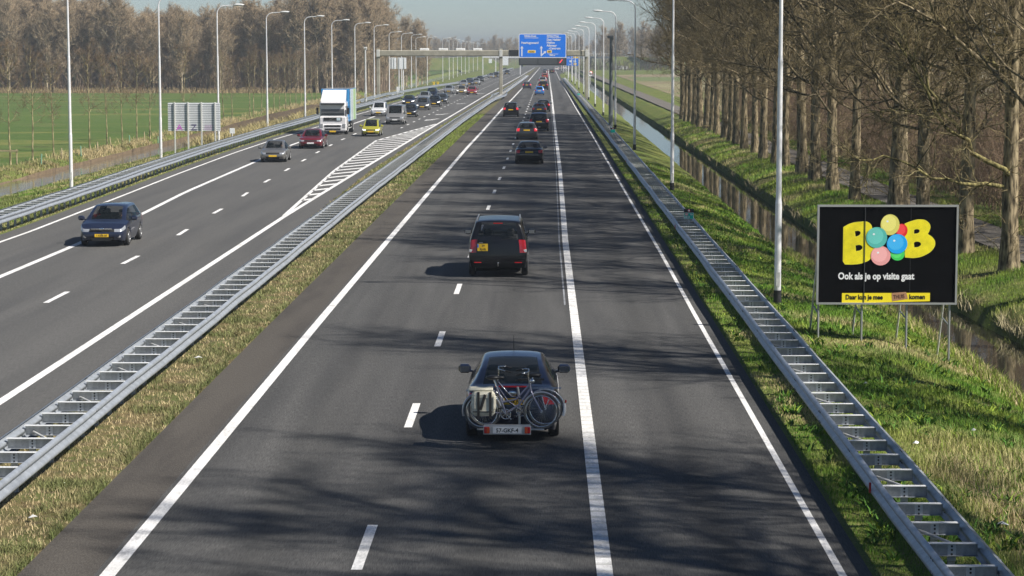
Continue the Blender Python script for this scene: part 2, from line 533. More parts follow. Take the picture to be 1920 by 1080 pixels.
def bank(name, x0, z0, x1, z1, ys, seed):
    rg = np.random.default_rng(seed); n = len(ys); j = np.cumsum(rg.normal(0, .04, n)); j -= np.linspace(j[0], j[-1], n)
    V = np.concatenate([np.stack([x0 + j * .5, ys, np.full(n, z0)], -1), np.stack([x1 + j, ys, z1 + j * .6], -1)])
    i = np.arange(n - 1)
    return np_mesh(name, V, np.stack([i, i + n, i + n + 1, i + 1], -1), MUD)
def pfx(y): return np.interp(y, [0, 110, 250, 420, 700, 900], [18.9, 17.9, 17.2, 16.4, 15.4, 15.2])
tag(link('ditch_bank', bank('ditch_bank', -34.36, -1.2, -34.5, -.93, np.arange(60, 420, .7), 4)), kind='structure')
tag(link('foot_path', strip('foot_path', lambda y: pfx(y) - 1.15, lambda y: pfx(y) + 1.25, np.arange(20, 880, 6.0), lambda y: np.full(len(y), -.055), M_PATH)), kind='structure')
PL = np.array([(22, 262), (22, 700), (120, 860), (200, 860), (120, 262)], dtype=float)
tag(link('ploughed_field', np_mesh('ploughed_field', np.stack([PL[:, 0], PL[:, 1], np.full(5, -.07)], -1), [np.array([[0, 4, 3, 2, 1]])], M_PLOUGH)), kind='structure')
for k, (a, b, c) in enumerate([(355, 405, (.19, .2, .075)), (450, 500, (.24, .215, .11)), (560, 640, (.13, .16, .05))]):
    mm = mat('field_band_%d' % k, c, .95, noise=.25, scale=.4, stretch=(.3, 1, 1))
    tag(link('crop_strip', strip('crop_strip', const(24), const(105), np.array([a, (a + b) / 2, b]), -.05 + .0, mm)), kind='structure')

M_LINED = mix_mat('worn_road_paint', (.62, .61, .59), (.54, .53, .51), (.42, .41, .40), s1=1.2, s2=3.0, rough=.7, bump=.1, bsc=60, fine=.15, fsc=18)
M_FAINT = mix_mat('faint_road_paint', (.30, .31, .33), (.24, .25, .26), (.16, .165, .17), s1=.8, s2=2.0, rough=.7, fine=.15, fsc=18)

# ------------------------------------------------------------------ painted lines
ZL = 0.005
def line(name, f, w, y0, y1, z=ZL, m=M_LINE):
    ys = np.unique(np.concatenate([[y0, y1], YS[(YS > y0) & (YS < y1)]]))
    return strip(name, off(f, -w / 2), off(f, w / 2), ys, z, m)
def dashes(name, f, w, y0, y1, per=12.0, ln=3.0, ph=0.0):
    V, Fq = [], []
    y = y0 + ph
    while y < y1:
        k = len(V)
        for yy in (y, y + ln):
            x = float(f(yy))
            V += [(x - w / 2, yy, ZL), (x + w / 2, yy, ZL)]
        Fq.append((k, k + 1, k + 3, k + 2))
        y += per
    return np_mesh(name, np.array(V), np.array(Fq), M_LINE)
for nm, f, w, a, b in (('edge_line', L_EDGE, .22, 2, 1000), ('edge_line', L_RIGHT, .115, 2, 860), ('rumble_line', L_WIDE, .23, 2, 900),
                       ('lane_line', off(L_WIDE, -.235), .05, 64, 330), ('edge_line', LE, .16, 20, 900), ('lane_line', LS, .24, 20, 255), ('edge_line', LR, .22, 20, 1000)):
    tag(link(nm, line(nm, f, w, a, b, m=M_LINED if nm == 'rumble_line' else (M_FAINT if w < .1 else M_LINE))), kind='structure')
D0 = 30500 / (807 - 96) - 24
tag(link('lane_dashes', dashes('lane_dashes', L_DASH, .16, D0, 900)), kind='structure')
tag(link('lane_dashes', dashes('lane_dashes', LD, .17, 28.4, 820)), kind='structure')
tag(link('lane_dashes', dashes('lane_dashes', LD3, .16, 213, 820, 9.0, 2.6)), kind='structure')
tag(link('lane_dashes', dashes('lane_dashes', LS, .2, 258, 820, 12.0, 7)), kind='structure')
# ribs of the profiled line
rb = MB()
y = 20.0
while y < 420:
    x = float(L_WIDE(y)); rb.box((x, y, ZL + .004), (.23, .30, .008)); y += .46
tag(rb.build('rumble_ribs', M_LINE), kind='structure')
# hatched nose between the inbound lanes
hb_v, hb_f = [], []
def hq(pts):
    k = len(hb_v); hb_v.extend([(p[0], p[1], ZL + .004) for p in pts]); hb_f.append((k, k + 1, k + 2, k + 3))
def hline(f, w, ys):
    for a, b in zip(ys[:-1], ys[1:]):
        xa, xb = float(f(a)), float(f(b)); hq([(xa - w / 2, a), (xa + w / 2, a), (xb + w / 2, b), (xb - w / 2, b)])
hline(LH, .2, np.concatenate([np.arange(99, 183, 4), [183]]))
hline(LH, .26, np.arange(183, 226, 3.0))
y = 101.0
while y < 224:
    # a bar runs from the left boundary at y to the right line further on
    yl = y
    xl = float(LH(yl))
    yr = yl
    for _ in range(12):
        yr = yl + 2.2 * (float(LR(yr)) - xl)
    xr = float(LR(yr))
    if xr - xl > .35 and yr < 226:
        t = 1.25
        hq([(xl, yl), (xr, yr), (xr, yr + t), (xl, yl + t)])
    y += 3.9
tag(link('hatched_marking', np_mesh('hatched_marking', np.array(hb_v), np.array(hb_f), M_LINE)), kind='structure')
# slanted merge arrows of the ending lane
for yj in (302, 262, 118):
    tag(link('road_joint', strip('road_joint', off(RD_L, .4), off(RD_R, -.1), np.array([yj, yj + .12 + yj * .0008]), .0035, mat('joint_tar', (.03, .03, .03), .7))), kind='structure')
ar = MB()
for (xa, ya, xb, yb) in [(795, 226.3, 822.5, 222.6), (815, 215.6, 841, 213.2), (855, 195.1, 873.5, 193.6), (895, 175.9, 908, 174.7)]:
    p, q = Vector(G(xa, ya) + (0,)), Vector(G(xb, yb) + (0,))
    d = (p - q); L = d.length; d.normalize(); s = Vector((d.y, -d.x, 0)); u = Vector((0, 0, ZL))
    ar.add([q + s * .16 + u, q - s * .16 + u, q - s * .16 + d * L * .6 + u, q + s * .16 + d * L * .6 + u], [(0, 1, 2, 3)])
    ar.add([q + d * L * .55 - s * .5 + u * 1.6, q + d * L * .55 + s * .5 + u * 1.6, p + u * 1.6], [(0, 1, 2)])
tag(ar.build('lane_arrows', M_LINE), kind='structure')

# ------------------------------------------------------------------ guard rails
def wbeam(xs, ys, side, top=.75):
    """W section swept along a path; side = +1 when the face looks towards +X"""
    prof = [(0, 0), (.055, -.02), (.075, -.06), (.055, -.10), (.0, -.13), (-.005, -.155), (0, -.18), (.055, -.21), (.075, -.25), (.055, -.29), (0, -.31)]
    n, k = len(ys), len(prof)
    V = np.zeros((n, k, 3))
    for j, (a, b) in enumerate(prof):
        V[:, j, 0] = xs + side * a + .012 * np.sin(ys * .37 + side); V[:, j, 1] = ys; V[:, j, 2] = top + b + .009 * np.sin(ys * .83 + side * 2)
    i = np.arange(n * k).reshape(n, k)
    Fq = np.stack([i[:-1, :-1], i[1:, :-1], i[1:, 1:], i[:-1, 1:]], -1).reshape(-1, 4)
    return V.reshape(-1, 3), Fq

def brace_mesh(half):
    b = MB()
    b.box((0, 0, .60), (2 * half - .03, .006, .17), 1)             # web plate
    b.box((0, -.045, .689), (2 * half - .03, .10, .008), 3)      # top flange
    b.box((0, -.035, .513), (2 * half - .03, .076, .006))
    b.poly([(half - .03, -.073, .53), (half - .03, -.073, .68), (half - .03, -.005, .68), (half - .03, -.005, .53)])
    b.box((0, -.014, .555), (.115, .016, .24), 3)                 # bolt plate
    for zz in (.53, .59, .64):
        b.tube([(0, -.03, zz), (0, -.016, zz)], .016, 6, 2)
    return b.mesh('spacer', [M_STEEL, M_STEELD, M_BLACK, M_ZINC_LIT])
def post_mesh():
    b = MB()
    b.box((0, .012, .27), (.006, .05, .74)); b.box((-.028, .012, .27), (.05, .006, .74)); b.box((.028, .036, .27), (.05, .006, .74))
    b.box((-.05, .02, .27), (.006, .022, .74)); b.box((.05, .03, .27), (.006, .022, .74))
    return b.mesh('post', M_STEELD)
def merged(me, locs):
    n = len(me.vertices)
    v = np.zeros(n * 3, dtype=np.float32); me.vertices.foreach_get('co', v); v = v.reshape(-1, 3)
    fs = [tuple(p.vertices) for p in me.polygons]; mi = [p.material_index for p in me.polygons]
    quads = np.array([f for f in fs if len(f) == 4]); qm = [i for f, i in zip(fs, mi) if len(f) == 4]
    V = (v[None] + np.asarray(locs)[:, None, :]).reshape(-1, 3)
    Q = (quads[None] + (np.arange(len(locs)) * n)[:, None, None]).reshape(-1, 4)
    return np_mesh(me.name, V, Q, list(me.materials), fm=np.tile(qm, len(locs)))
POST = post_mesh()
def guardrail(label, f, half, y0, y1, step=1.333, braces=True, widen=None, group=None, faces=(1, 1)):
    root = tag(empty('guardrail', (float(f(y0)), y0, 0)), label, 'guardrail', group)
    ox, oy = root.location.x, root.location.y
    ys = np.concatenate([np.arange(y0, min(300, y1), 4.0), np.arange(300, y1, 10.0), [y1]]) if y1 > 300 else np.arange(y0, y1 + .1, 4.0)
    hw = (lambda y: half + (widen[1] * np.exp(-((np.asarray(y) - widen[0]) / widen[2]) ** 4) if widen else 0))
    bm_ = mat('bolt_dark', (.16, .165, .175), .6)
    for s in (-1, 1):
        V, Fq = wbeam(f(ys) + s * hw(ys), ys, s)
        V[:, 0] -= ox; V[:, 1] -= oy
        bo = MB()
        for yy in np.arange(y0 + .4, min(y1, 95), 1.333):
            x = float(f(yy)) - ox + s * float(hw(yy))
            if int(round((yy - y0 - .4) / 1.333)) % 3 == 0:
                for q in (.25, .40):
                    for zq in (.69, .50): bo.box((x + s * .066, yy - oy + q, zq), (.03, .035, .03))
        nV, nF = len(V), len(Fq)
        if bo.v: V = np.concatenate([V, np.array(bo.v)]); Fq = np.concatenate([Fq, np.array(bo.f) + nV])
        link('rail', np_mesh('rail', V, Fq, [M_STEEL, bm_], fm=np.r_[np.zeros(nF), np.ones(len(Fq) - nF)]), root)
    sp = brace_mesh(half)
    Y = np.arange(y0 + .4, y1, step)
    Yn, Yr = Y[:100], Y[100:]
    for yy in Yn:
        loc = (float(f(yy)) - ox, yy - oy, 0)
        link('spacer', sp, root, loc)
        link('post', POST, root, loc)
    if len(Yr):
        L = np.stack([f(Yr) - ox, Yr - oy, np.zeros(len(Yr))], -1)
        tag(link('spacer', merged(sp, L), root), kind='stuff')
        tag(link('post', merged(POST, L), root), kind='stuff')
    if braces:
        k = 0
        while y0 + 2 + k * 4 < min(y1, 90):
            yy = y0 + 2 + k * 4
            b = MB(); x = float(f(yy)) - ox
            b.tube([(x - half + .05, yy - oy + 1.2, .58), (x + half - .08, yy - oy, .52)], .025, 6)
            b.build('diagonal_tube', M_STEELD, root)
            k += 1
    return root
GR_R = F((5.57, 0), (5.57, 120), (5.52, 220), (5.4, 320), (5.2, 450), (4.9, 600))
gr = guardrail('steel ladder-like guardrail on the right verge beside the billboard and kilometre sign', GR_R, .37, 24, 560)
M_RED = mat('red_reflector', (.55, .02, .02), .35)
for (px, py) in [(1637, 912), (1272, 424), (1176, 301), (1150, 247)]:
    x, yy = G(px, py, .58)
    b = MB(); b.box((0, 0, 0), (.03, .05, .16)); b.build('reflector', M_RED, gr, (5.11 - gr.location.x, yy - gr.location.y, .56))
GR_M = MED
guardrail('steel double guardrail along the dry grass median between the carriageways', GR_M, .45, 24, 620, widen=(346, .55, 16))
guardrail('steel double guardrail along the far left verge below the row of lamps', LRAIL, .45, 70, 345, braces=False)
LR2 = F((-25.2, 348), (-24.0, 372), (-22.0, 425), (-18.8, 480), (-16.0, 637), (-11.5, 1000))
guardrail('far steel guardrail starting behind the left leg of the gantry', LR2, .4, 348, 900, step=2.667, braces=False)
# ------------------------------------------------------------------ street lamps
def lamp_proto(dark_base, side):
    """side: +1 arm towards +X"""
    r = empty('street_lamp')
    b = MB()
    b.tube([(0, 0, -.3), (0, 0, 3.0)], [.10, .098], 14); b.tube([(0, 0, 3.0), (0, 0, 3.12)], [.098, .084], 14)
    b.tube([(0, 0, 3.12), (0, 0, 7.2)], [.084, .074], 12); b.tube([(0, 0, 7.2), (0, 0, 7.3)], [.074, .062], 12)
    pts, R0 = [(0, 0, 7.3), (0, 0, 10.7)], .62
    for k in range(1, 8):
        a = PI / 2 * k / 7
        pts.append((side * R0 * (1 - math.cos(a)), 0, 10.7 + R0 * math.sin(a)))
    b.tube(pts, [.062, .05] + [.046] * 7, 10)
    b.build('pole', M_POLE, r)
    b = MB(); b.box((.0, -.1, .75), (.11, .012, .42)); b.build('service_door', M_STEELD, r)
    b = MB(); b.tube([(side * .62, 0, 11.32), (side * 1.45, 0, 11.38)], [.044, .038], 10); b.build('arm', M_POLE, r)
    b = MB(); b.ell((side * 1.78, 0, 11.42), (.46, .14, .085), 0, 14, 8); b.box((side * 1.8, 0, 11.36), (.55, .2, .05), 1, bev=.02)
    b.build('lamp_head', [mat('lamp_shell', (.72, .72, .72), .35), mat('lamp_glass', (.55, .56, .56), .15)], r)
    if dark_base:
        b = MB(); b.tube([(0, 0, -.3), (0, 0, .42)], .12, 14); b.build('base_band', mat('tar_band', (.02, .02, .022), .7), r)
    return r
LAMP_L, LAMP_R = lamp_proto(False, 1), lamp_proto(True, -1)
lamps_l = [(131, 120), (301, 151), (410, 180), (502, 212), (573, 242), (624, 272), (667, 302), (703, 332), (731, 362), (754, 392), (772.5, 422), (781, 460), (802, 490), (831, 540),
           (843, 580), (850.5, 620), (858.5, 660), (866, 700), (873, 740), (880, 780), (888, 830), (896, 880)]
prev = None
for k, (px, Y) in enumerate(lamps_l):
    o = LAMP_L if k == 0 else copy_tree(LAMP_L)
    x = (px - 1020) * Y / (FPX * 1.0)
    o.location = (x, Y, float(terrain(x, Y)))
    lab = ['tall grey lamp pole at far left standing above the passing blue car', 'grey lamp pole just left of the ribbed sign back',
           'grey lamp pole rising at the right end of the ribbed sign back', 'grey street lamp on left verge, first one beyond the ribbed sign back'][k] if k < 4 else \
        'grey street lamp on the left verge, %s one beyond the ribbed sign back' % ORD[k - 3]
    tag(o, lab, 'street lamp', 'lamps along the left verge')
    s = (11.35 if k < 8 else 10.6) / 11.4
    o.scale = (s, s, s)
lamps_r = [65.5, 120, 170, 216, 260, 302, 345, 390, 437, 486, 540, 600, 665, 735, 810]
for k, Y in enumerate(lamps_r):
    o = LAMP_R if k == 0 else copy_tree(LAMP_R)
    x = 6.95 if Y < 400 else 6.9 - (Y - 400) * .0012
    o.location = (x, Y, float(terrain(x, Y)))
    lab = 'thick nearest lamp pole with a black foot left of the billboard' if k == 0 else 'grey street lamp on the right verge, %s one behind the black-footed pole' % ORD[k - 1]
    tag(o, lab, 'street lamp', 'lamps along the right verge')

# camera mast, right; measuring mast, left
def mast(px, Y, h, label, rad, col, head):
    x = (px - 1020) * Y / FPX
    r = tag(empty('camera_mast', (x, Y, float(terrain(x, Y)))), label, 'mast')
    m = mat('mast_' + label[:4], col, .5, .3, noise=.15, scale=2)
    b = MB(); b.tube([(0, 0, -.2), (0, 0, h * .35)], rad * 1.2, 12); b.tube([(0, 0, h * .35), (0, 0, h)], [rad, rad * .8], 12)
    b.build('pole', m, r)
    b = MB(); b.box((-.12 if head else 0, 0, h + .12), (.45, .35, .25), bev=.05); b.box((.14, 0, h + .05), (.14, .2, .4), bev=.03); b.build('camera_housing', m, r)
    b = MB(); b.box((0, -rad * 1.3, 1.4), (.32, .2, .6), bev=.02); b.build('control_box', m, r)
mast(1145, 200, 8.55, 'dark grey camera mast with a small camera on top beside the canal', .17, (.16, .18, .19), True)
mast(686.5, 300, 7.7, 'pale slim mast with camera top beyond the left guardrail', .13, (.62, .62, .6), False)

# ------------------------------------------------------------------ gantry with the blue sign
YG = 346.0
gy_ = lambda px: (px - 1020) * YG / FPX
gz_ = lambda py: CAM_H - (py - 96) * YG / FPX
ga = tag(empty('sign_gantry', (0, YG, 0)), 'beige concrete portal gantry spanning both carriageways with blue sign', 'gantry')
b = MB(); b.box(((gy_(708) + gy_(1099)) / 2, 0, (gz_(94.2) + gz_(105.3)) / 2), (gy_(1099) - gy_(708), .9, gz_(94.2) - gz_(105.3)), bev=.12)
b.build('beam', M_CONC, ga)
for px in (710.5, 939.5, 1099.5):
    b = MB(); b.box((gy_(px), 0, gz_(94) / 2 + .06), (.52, .52, gz_(94) + .3), bev=.06)
    b.box((gy_(px), -.02, gz_(100)), (.5, 1.0, 1.08), 1, bev=.04)
    b.build('post', [M_CONC, mat('gantry_joint', (.55, .55, .52), .6)], ga)
for px in (796.7, 832, 864, 896):
    b = MB(); b.box((gy_(px), .2, gz_(93.0)), (1.42, .5, .42), bev=.05); b.box((gy_(px), -.07, gz_(93.6)), (.5, .04, .12), 1)
    b.build('signal_box', [M_WHITE, M_STEELD], ga)
for px in (790, 850, 886):
    b = MB(); b.box((gy_(px), -.1, gz_(106.3)), (1.4, .5, .14)); b.build('signal_bracket', M_STEELD, ga)
for (a, c) in ((955, 973), (1061.5, 1063)):
    b = MB(); b.box(((gy_(a) + gy_(c)) / 2, -.01, gz_(99.8)), (gy_(c) - gy_(a), 1.0, .98)); b.build('beam_sleeve', M_BLACK, ga)
M_SIGNB = mat('sign_blue', (.0, .18, .80), .4)
M_SIGNW = mat('sign_white', (.80, .80, .82), .4)
M_SIGNY = mat('sign_yellow', (.85, .55, .02), .4)
M_SIGNK = mat('sign_black', (.01, .01, .01), .5)
def rrect(x0, x1, z0, z1, rad, y, n=6):
    P = []
    for cx, cz, a0 in ((x1 - rad, z1 - rad, 0), (x0 + rad, z1 - rad, 90), (x0 + rad, z0 + rad, 180), (x1 - rad, z0 + rad, 270)):
        for k in range(n + 1):
            a = R(a0 + 90 * k / n); P.append((cx + rad * math.cos(a), y, cz + rad * math.sin(a)))
    return P
sg = empty('direction_sign', (0, -.62, 0)); sg.parent = ga
X0, X1, Z0, Z1 = gy_(973), gy_(1061.6), gz_(108.3), gz_(63.6)
b = MB(); b.poly(rrect(X0, X1, Z0, Z1, .28, 0), 0, (0, .1, 0)); me_ = b.build('border', M_SIGNW, sg)
b = MB(); b.poly(rrect(X0 + .11, X1 - .11, Z0 + .11, Z1 - .11, .2, -.012)); b.build('panel', M_SIGNB, sg)
sx_ = lambda fx: X0 + (X1 - X0) * fx
sz_ = lambda fz: Z1 - (Z1 - Z0) * fz
def stext(t, fx, fz, h, m=M_SIGNW, bold=.03, sx=1.0, align='LEFT', y=-.022): return text(t, h, m, sg, (sx_(fx), y, sz_(fz)), bold=bold, sx=sx, align=align)
# crop of the sign: x 280..1340, y 155..700
cx_ = lambda x: (x - 280) / 1060.0
cz_ = lambda y: (y - 155) / 545.0
stext('RING-Oost', cx_(405), cz_(228), .40, sx=.96); stext('Heerhugowaard', cx_(335), cz_(382), .47, sx=.87)
stext('RING-West', cx_(905), cz_(226), .40, sx=.93); stext('Den Helder', cx_(902), cz_(312), .46, sx=.98); stext('Heiloo', cx_(902), cz_(378), .46, sx=1.0)
stext('Alkmaar', cx_(902), cz_(444), .46, sx=1.0); stext('-Centrum', cx_(945), cz_(508), .46, sx=1.0); stext('900 m', cx_(965), cz_(660), .34)
b = MB()
for (x0, x1, yy) in ((405, 720, 252), (905, 1222, 244), (930, 1160, 614)):
    b.box((sx_(cx_((x0 + x1) / 2)), -.02, sz_(cz_(yy))), ((X1 - X0) * (x1 - x0) / 1060, .01, .06))
b.build('underline', M_SIGNW, sg)
def arrow(x, y0, y1, w=.17):
    q = MB(); xx = sx_(cx_(x)); zt, zb = sz_(cz_(y0)), sz_(cz_(y1))
    q.add([(xx - w / 2, -.024, zb), (xx + w / 2, -.024, zb), (xx + w / 2, -.024, zt - .3), (xx - w / 2, -.024, zt - .3)], [(0, 1, 2, 3)])
    q.add([(xx - .27, -.024, zt - .42), (xx, -.024, zt - .3), (xx + .27, -.024, zt - .42), (xx, -.024, zt)], [(0, 1, 2, 3)])
    return q
arrow(350, 430, 665).build('arrow', M_SIGNW, sg)
q = arrow(782, 430, 665)
x0, z0 = sx_(cx_(782)), sz_(cz_(620))
q.add([(x0 + .05, -.026, z0 - .1), (x0 + .22, -.026, z0 + .14), (x0 + .46, -.026, z0 + .33), (x0 + .56, -.026, z0 + .2), (x0 + .34, -.026, z0 + .04), (x0 + .2, -.026, z0 - .16)], [(0, 1, 2, 3, 4, 5)])
q.add([(x0 + .33, -.028, z0 + .45), (x0 + .74, -.028, z0 + .5), (x0 + .66, -.028, z0 + .1)], [(0, 1, 2)])
q.build('arrow', M_SIGNW, sg)
for (t, x0, x1) in (('N242', 478, 658), ('N9', 908, 1018)):
    b = MB(); b.poly(rrect(sx_(cx_(x0)), sx_(cx_(x1)), sz_(cz_(592)), sz_(cz_(525)), .08, -.02)); b.build('shield_border', M_SIGNW, sg)
    b = MB(); b.poly(rrect(sx_(cx_(x0)) + .04, sx_(cx_(x1)) - .04, sz_(cz_(592)) + .04, sz_(cz_(525)) - .04, .06, -.026)); b.build('shield', M_SIGNY, sg)
    stext(t, cx_((x0 + x1) / 2), cz_(580), .33, M_SIGNK, .03, .95, 'CENTER', -.032)
mb = empty('matrix_board', (0, -.45, 0)); mb.parent = ga
b = MB(); b.box(((X0 + X1) / 2, 0, gz_(115.3)), (X1 - X0, .5, gz_(108.6) - gz_(122.3)), bev=.03); b.build('housing', mat('matrix_grey', (.035, .038, .042), .6), mb)
for (a, c) in ((310, 690), (720, 1130), (1165, 1300)):
    xa, xb = sx_(cx_(a)), sx_(cx_(c))
    b = MB(); b.box(((xa + xb) / 2, -.26, gz_(115.0)), (xb - xa, .03, .84)); b.build('display', mat('matrix_face', (.06, .065, .07), .5), mb)
b = MB(); xa, xb = sx_(cx_(1178)), sx_(cx_(1262))
b.poly([(xa, -.29, gz_(117.6)), (xa + .18, -.29, gz_(117.8)), (xb, -.29, gz_(111.6)), (xb - .16, -.29, gz_(110.9))])
b.build('red_signal', mat('red_light', (.6, .03, .05), .4, emit=(1, .06, .1, .7)), mb)

# ------------------------------------------------------------------ other signs
def board_sign(name, label, cat, x, Y, z0, w, h, legs, legh, face_m, leg_m, back=False):
    r = tag(empty(name, (x, Y, 0)), label, cat)
    b = MB(); b.box((0, 0, z0 + h / 2), (w, .05, h), bev=.01); b.build('panel', face_m, r)
    for fx in legs:
        xx = -w / 2 + fx * w
        g = float(terrain(x + xx, Y))
        q = MB(); top = legh if legh else z0
        q.tube([(xx, (-.09 if back else .09), g - .15), (xx, (-.09 if back else .09), top)], .06, 8); q.build('leg', leg_m, r)
    return r
# ribbed back of a sign on the left
M_RIB = mat('bare_aluminium', (.80, .82, .84), .5, .0, noise=.06, scale=3)
YB = 165.0
bx = lambda px: (px - 1020) * YB / FPX
bz = lambda py: CAM_H - (py - 96) * YB / FPX
xa, xb, za, zb = bx(315.5), bx(413.5), bz(245), bz(192)
rs = tag(empty('ribbed_sign', ((xa + xb) / 2, YB, 0)), 'ribbed grey back of a wide road sign on four posts with purple graffiti', 'road sign')
ribs = MB()
nr = 16
for k in range(nr):
    zc = za + (zb - za) * (k + .5) / nr
    ribs.box((0, -.03, zc), (xb - xa, .07, (zb - za) / nr * .52))
ribs.box((0, .02, (za + zb) / 2), (xb - xa, .03, zb - za), 1)
ribs.build('panel', [M_RIB, mat('rib_gap', (.42, .44, .47), .6)], rs)
for px in (328.5, 353.5, 378.7, 404.3):
    xx = bx(px) - (xa + xb) / 2
    g = float(terrain(bx(px), YB))
    b = MB(); b.box((xx, -.13, (g + zb) / 2), (.11, .09, zb - g + .1), bev=.015); b.build('post', mat('post_zinc', (.66, .66, .63), .45, .3, noise=.1, scale=4), rs)
M_GRAF = mat('graffiti_purple', (.62, .10, .62), .6)
M_GRAF2 = mat('graffiti_dark', (.10, .08, .20), .6)
for t, px, m in (('A', 334, M_GRAF), ('Z', 361, M_GRAF2)):
    text(t, .62, m, rs, (bx(px) - (xa + xb) / 2 - .12, -.072, za + .06), bold=0, sx=1.15, name='graffiti')
b = MB()
for k in range(5):
    for j in range(4):
        xx = bx(384 + k * 3.2 + j * .8) - (xa + xb) / 2
        b.box((xx, -.072, za + .12 + j * .105), (.07, .008, .055))
b.build('graffiti', mat('graffiti_faint', (.60, .42, .62), .6), rs)
# small double-backed sign beyond it
x, y = G(435.5, 258, -.05)
rs2 = board_sign('marker_sign', 'small pale double marker sign just right of the ribbed sign', 'road sign', x, y, .3, .42, .46, (.5,), .35, M_RIB, M_STEELD, True)
for px, pyt, pyb, lab in ((745.5, 172, 162, 'low white marker board behind the guardrail left of the gantry leg'), (737, 183, 176, 'small square grey box sign on the left verge near the gantry')):
    x, y = G(px, 186, 0); s = FPX / y
    board_sign('marker_sign', lab, 'road sign', x, y, CAM_H - (pyt - 96) / s, 3.4 * 1.2 / s * 1.0, (pyt - pyb) / s, (.5,), None, M_WHITE, M_STEELD, True)
# grey sign backs near the gantry on the left
Yt = 380.0; f = Yt / FPX
rs3 = tag(empty('double_sign', ((750 - 1020) * f, Yt, 0)), 'two grey sign backs hung on a tall pole left of the gantry beam', 'road sign')
for (a, c) in ((733, 744.2), (746.8, 763)):
    b = MB(); b.box((((a + c) / 2 - 750) * f, 0, CAM_H - (118.5 - 96) * f), ((c - a) * f, .06, 21 * f), bev=.01); b.build('panel', M_RIB, rs3)
    for q in ((a + 3), (c - 4)):
        b = MB(); b.box(((q - 750) * f, -.06, CAM_H - (118.5 - 96) * f), (.12, .06, 20 * f)); b.build('bar', M_STEELD, rs3)
for q in (749, 757):
    b = MB(); b.tube([((q - 750) * f, .1, -.3), ((q - 750) * f, .1, 6.2)], .09, 8); b.build('post', M_POLE, rs3)
# far blue route sign
Yt = 560.0; f = Yt / FPX
rs4 = tag(empty('route_sign', ((1073 - 1020) * f, Yt, 0)), 'distant blue route sign with yellow patches right of the gantry sign', 'road sign')
b = MB(); b.box((0, 0, CAM_H - (113.6 - 96) * f), (22 * f, .08, 18 * f)); b.build('panel', M_SIGNB, rs4)
def patch(nm, ax, ay, w, h, m):
    b = MB(); b.box((ax * f, -.055, CAM_H - (ay - 96) * f), (w * f, .02, h * f)); b.build(nm, m, rs4)
patch('divider', 0, 109.8, 21.4, .5, M_SIGNW); patch('route_patch', 6.2, 107.2, 9.5, 2.6, M_SIGNY); patch('route_patch', 5.0, 119.6, 5.5, 3.4, M_SIGNY)
patch('symbol', -3.5, 114.7, 4.2, 3.6, M_SIGNW); patch('symbol', 4.2, 114.7, 5.2, 3.6, mat('sign_pale', (.45, .55, .75), .5))
for (tt, ax, ay) in (('route', -10, 108.1), ('route', -7, 120.8)):
    text(tt, 2.6 * f, M_SIGNW, rs4, (ax * f, -.06, CAM_H - (ay - 96) * f), bold=.02)
for ax in (-8, 0, 8):
    b = MB(); b.tube([(ax * f, .1, -.3), (ax * f, .1, CAM_H - (106 - 96) * f)], .09, 8); b.build('post', M_POLE, rs4)

# kilometre signs on the right guardrail
M_KMG = mat('kilometre_green', (.0, .50, .40), .45)
def km_sign(px, py, label, full=True):
    Y = 1.0
    x, Y = G(px, py, 1.12)
    r = tag(empty('kilometre_sign', (x, Y, 0)), label, 'kilometre sign')
    b = MB(); b.box((0, 0, 1.0), (.38, .02, .25)); b.build('plate_border', M_SIGNW, r)
    b = MB(); b.box((0, -.013, 1.0), (.355, .006, .225)); b.build('plate', M_KMG, r)
    b = MB(); b.box((0, 0, 1.2), (.38, .02, .145)); b.build('top_plate', mat('sign_dark', (.02, .02, .02), .6), r)
    b = MB(); b.lathe((0, -.02, 1.2), [(0, .0), (.052, .0), (.052, .008)], 'Y', 20); b.build('speed_ring', mat('sign_red', (.6, .02, .04), .4), r)
    b = MB(); b.lathe((0, -.026, 1.2), [(0, .0), (.035, .0), (.035, .005)], 'Y', 20); b.build('speed_disc', M_SIGNW, r)
    if full:
        b = MB(); b.box((-.09, -.018, 1.06), (.12, .004, .08)); b.build('road_shield', mat('sign_red', (.6, .02, .04), .4), r)
        text('A9', .085, M_SIGNW, r, (-.14, -.024, 1.03), bold=.02); text('Re', .085, M_SIGNW, r, (.06, -.019, 1.03), bold=.02)
        text('68.0', .125, M_SIGNW, r, (-.17, -.019, .905), bold=.025, sx=.95)
    b = MB(); b.box((0, .02, .72), (.06, .03, .6)); b.build('bracket', M_STEELD, r)
km_sign(1291.5, 399, 'green kilometre sign reading 68.0 mounted on the right guardrail')
km_sign(1149, 243, 'small green kilometre sign further along the right guardrail near the camera mast', False)
km_sign(1085, 175, 'tiny far green kilometre sign on the right guardrail near the gantry', False)

# yellow marker posts far left, prohibition sign at right
for px, lab in ((814, 'left one of two yellow roadside call posts beyond the left guardrail'), (821.5, 'right one of two yellow roadside call posts beyond the left guardrail')):
    x = (px - 1020) * 470 / FPX
    r = tag(empty('call_post', (x, 470, -.2)), lab, 'call post')
    my = mat('post_yellow', (.7, .5, .03), .5)
    b = MB(); b.box((0, 0, .45), (.45, .3, .9), bev=.05); b.build('body', my, r)
    b = MB(); b.box((0, 0, 1.0), (.6, .4, .2), bev=.06); b.build('hood', my, r)
Yt = 330.0; f = Yt / FPX
r = tag(empty('prohibition_sign', ((1107 - 1020) * f, Yt, 0)), 'round red and white traffic sign on a post beside the canal path', 'traffic sign')
Yt = 350.; f = Yt / FPX
x = (1107 - 1020) * f + 7.2; r.location = (x, 520, -.2); f = 520 / FPX
r.location.x = (1107 - 1020) * f
z = CAM_H - (136 - 96) * f + .2
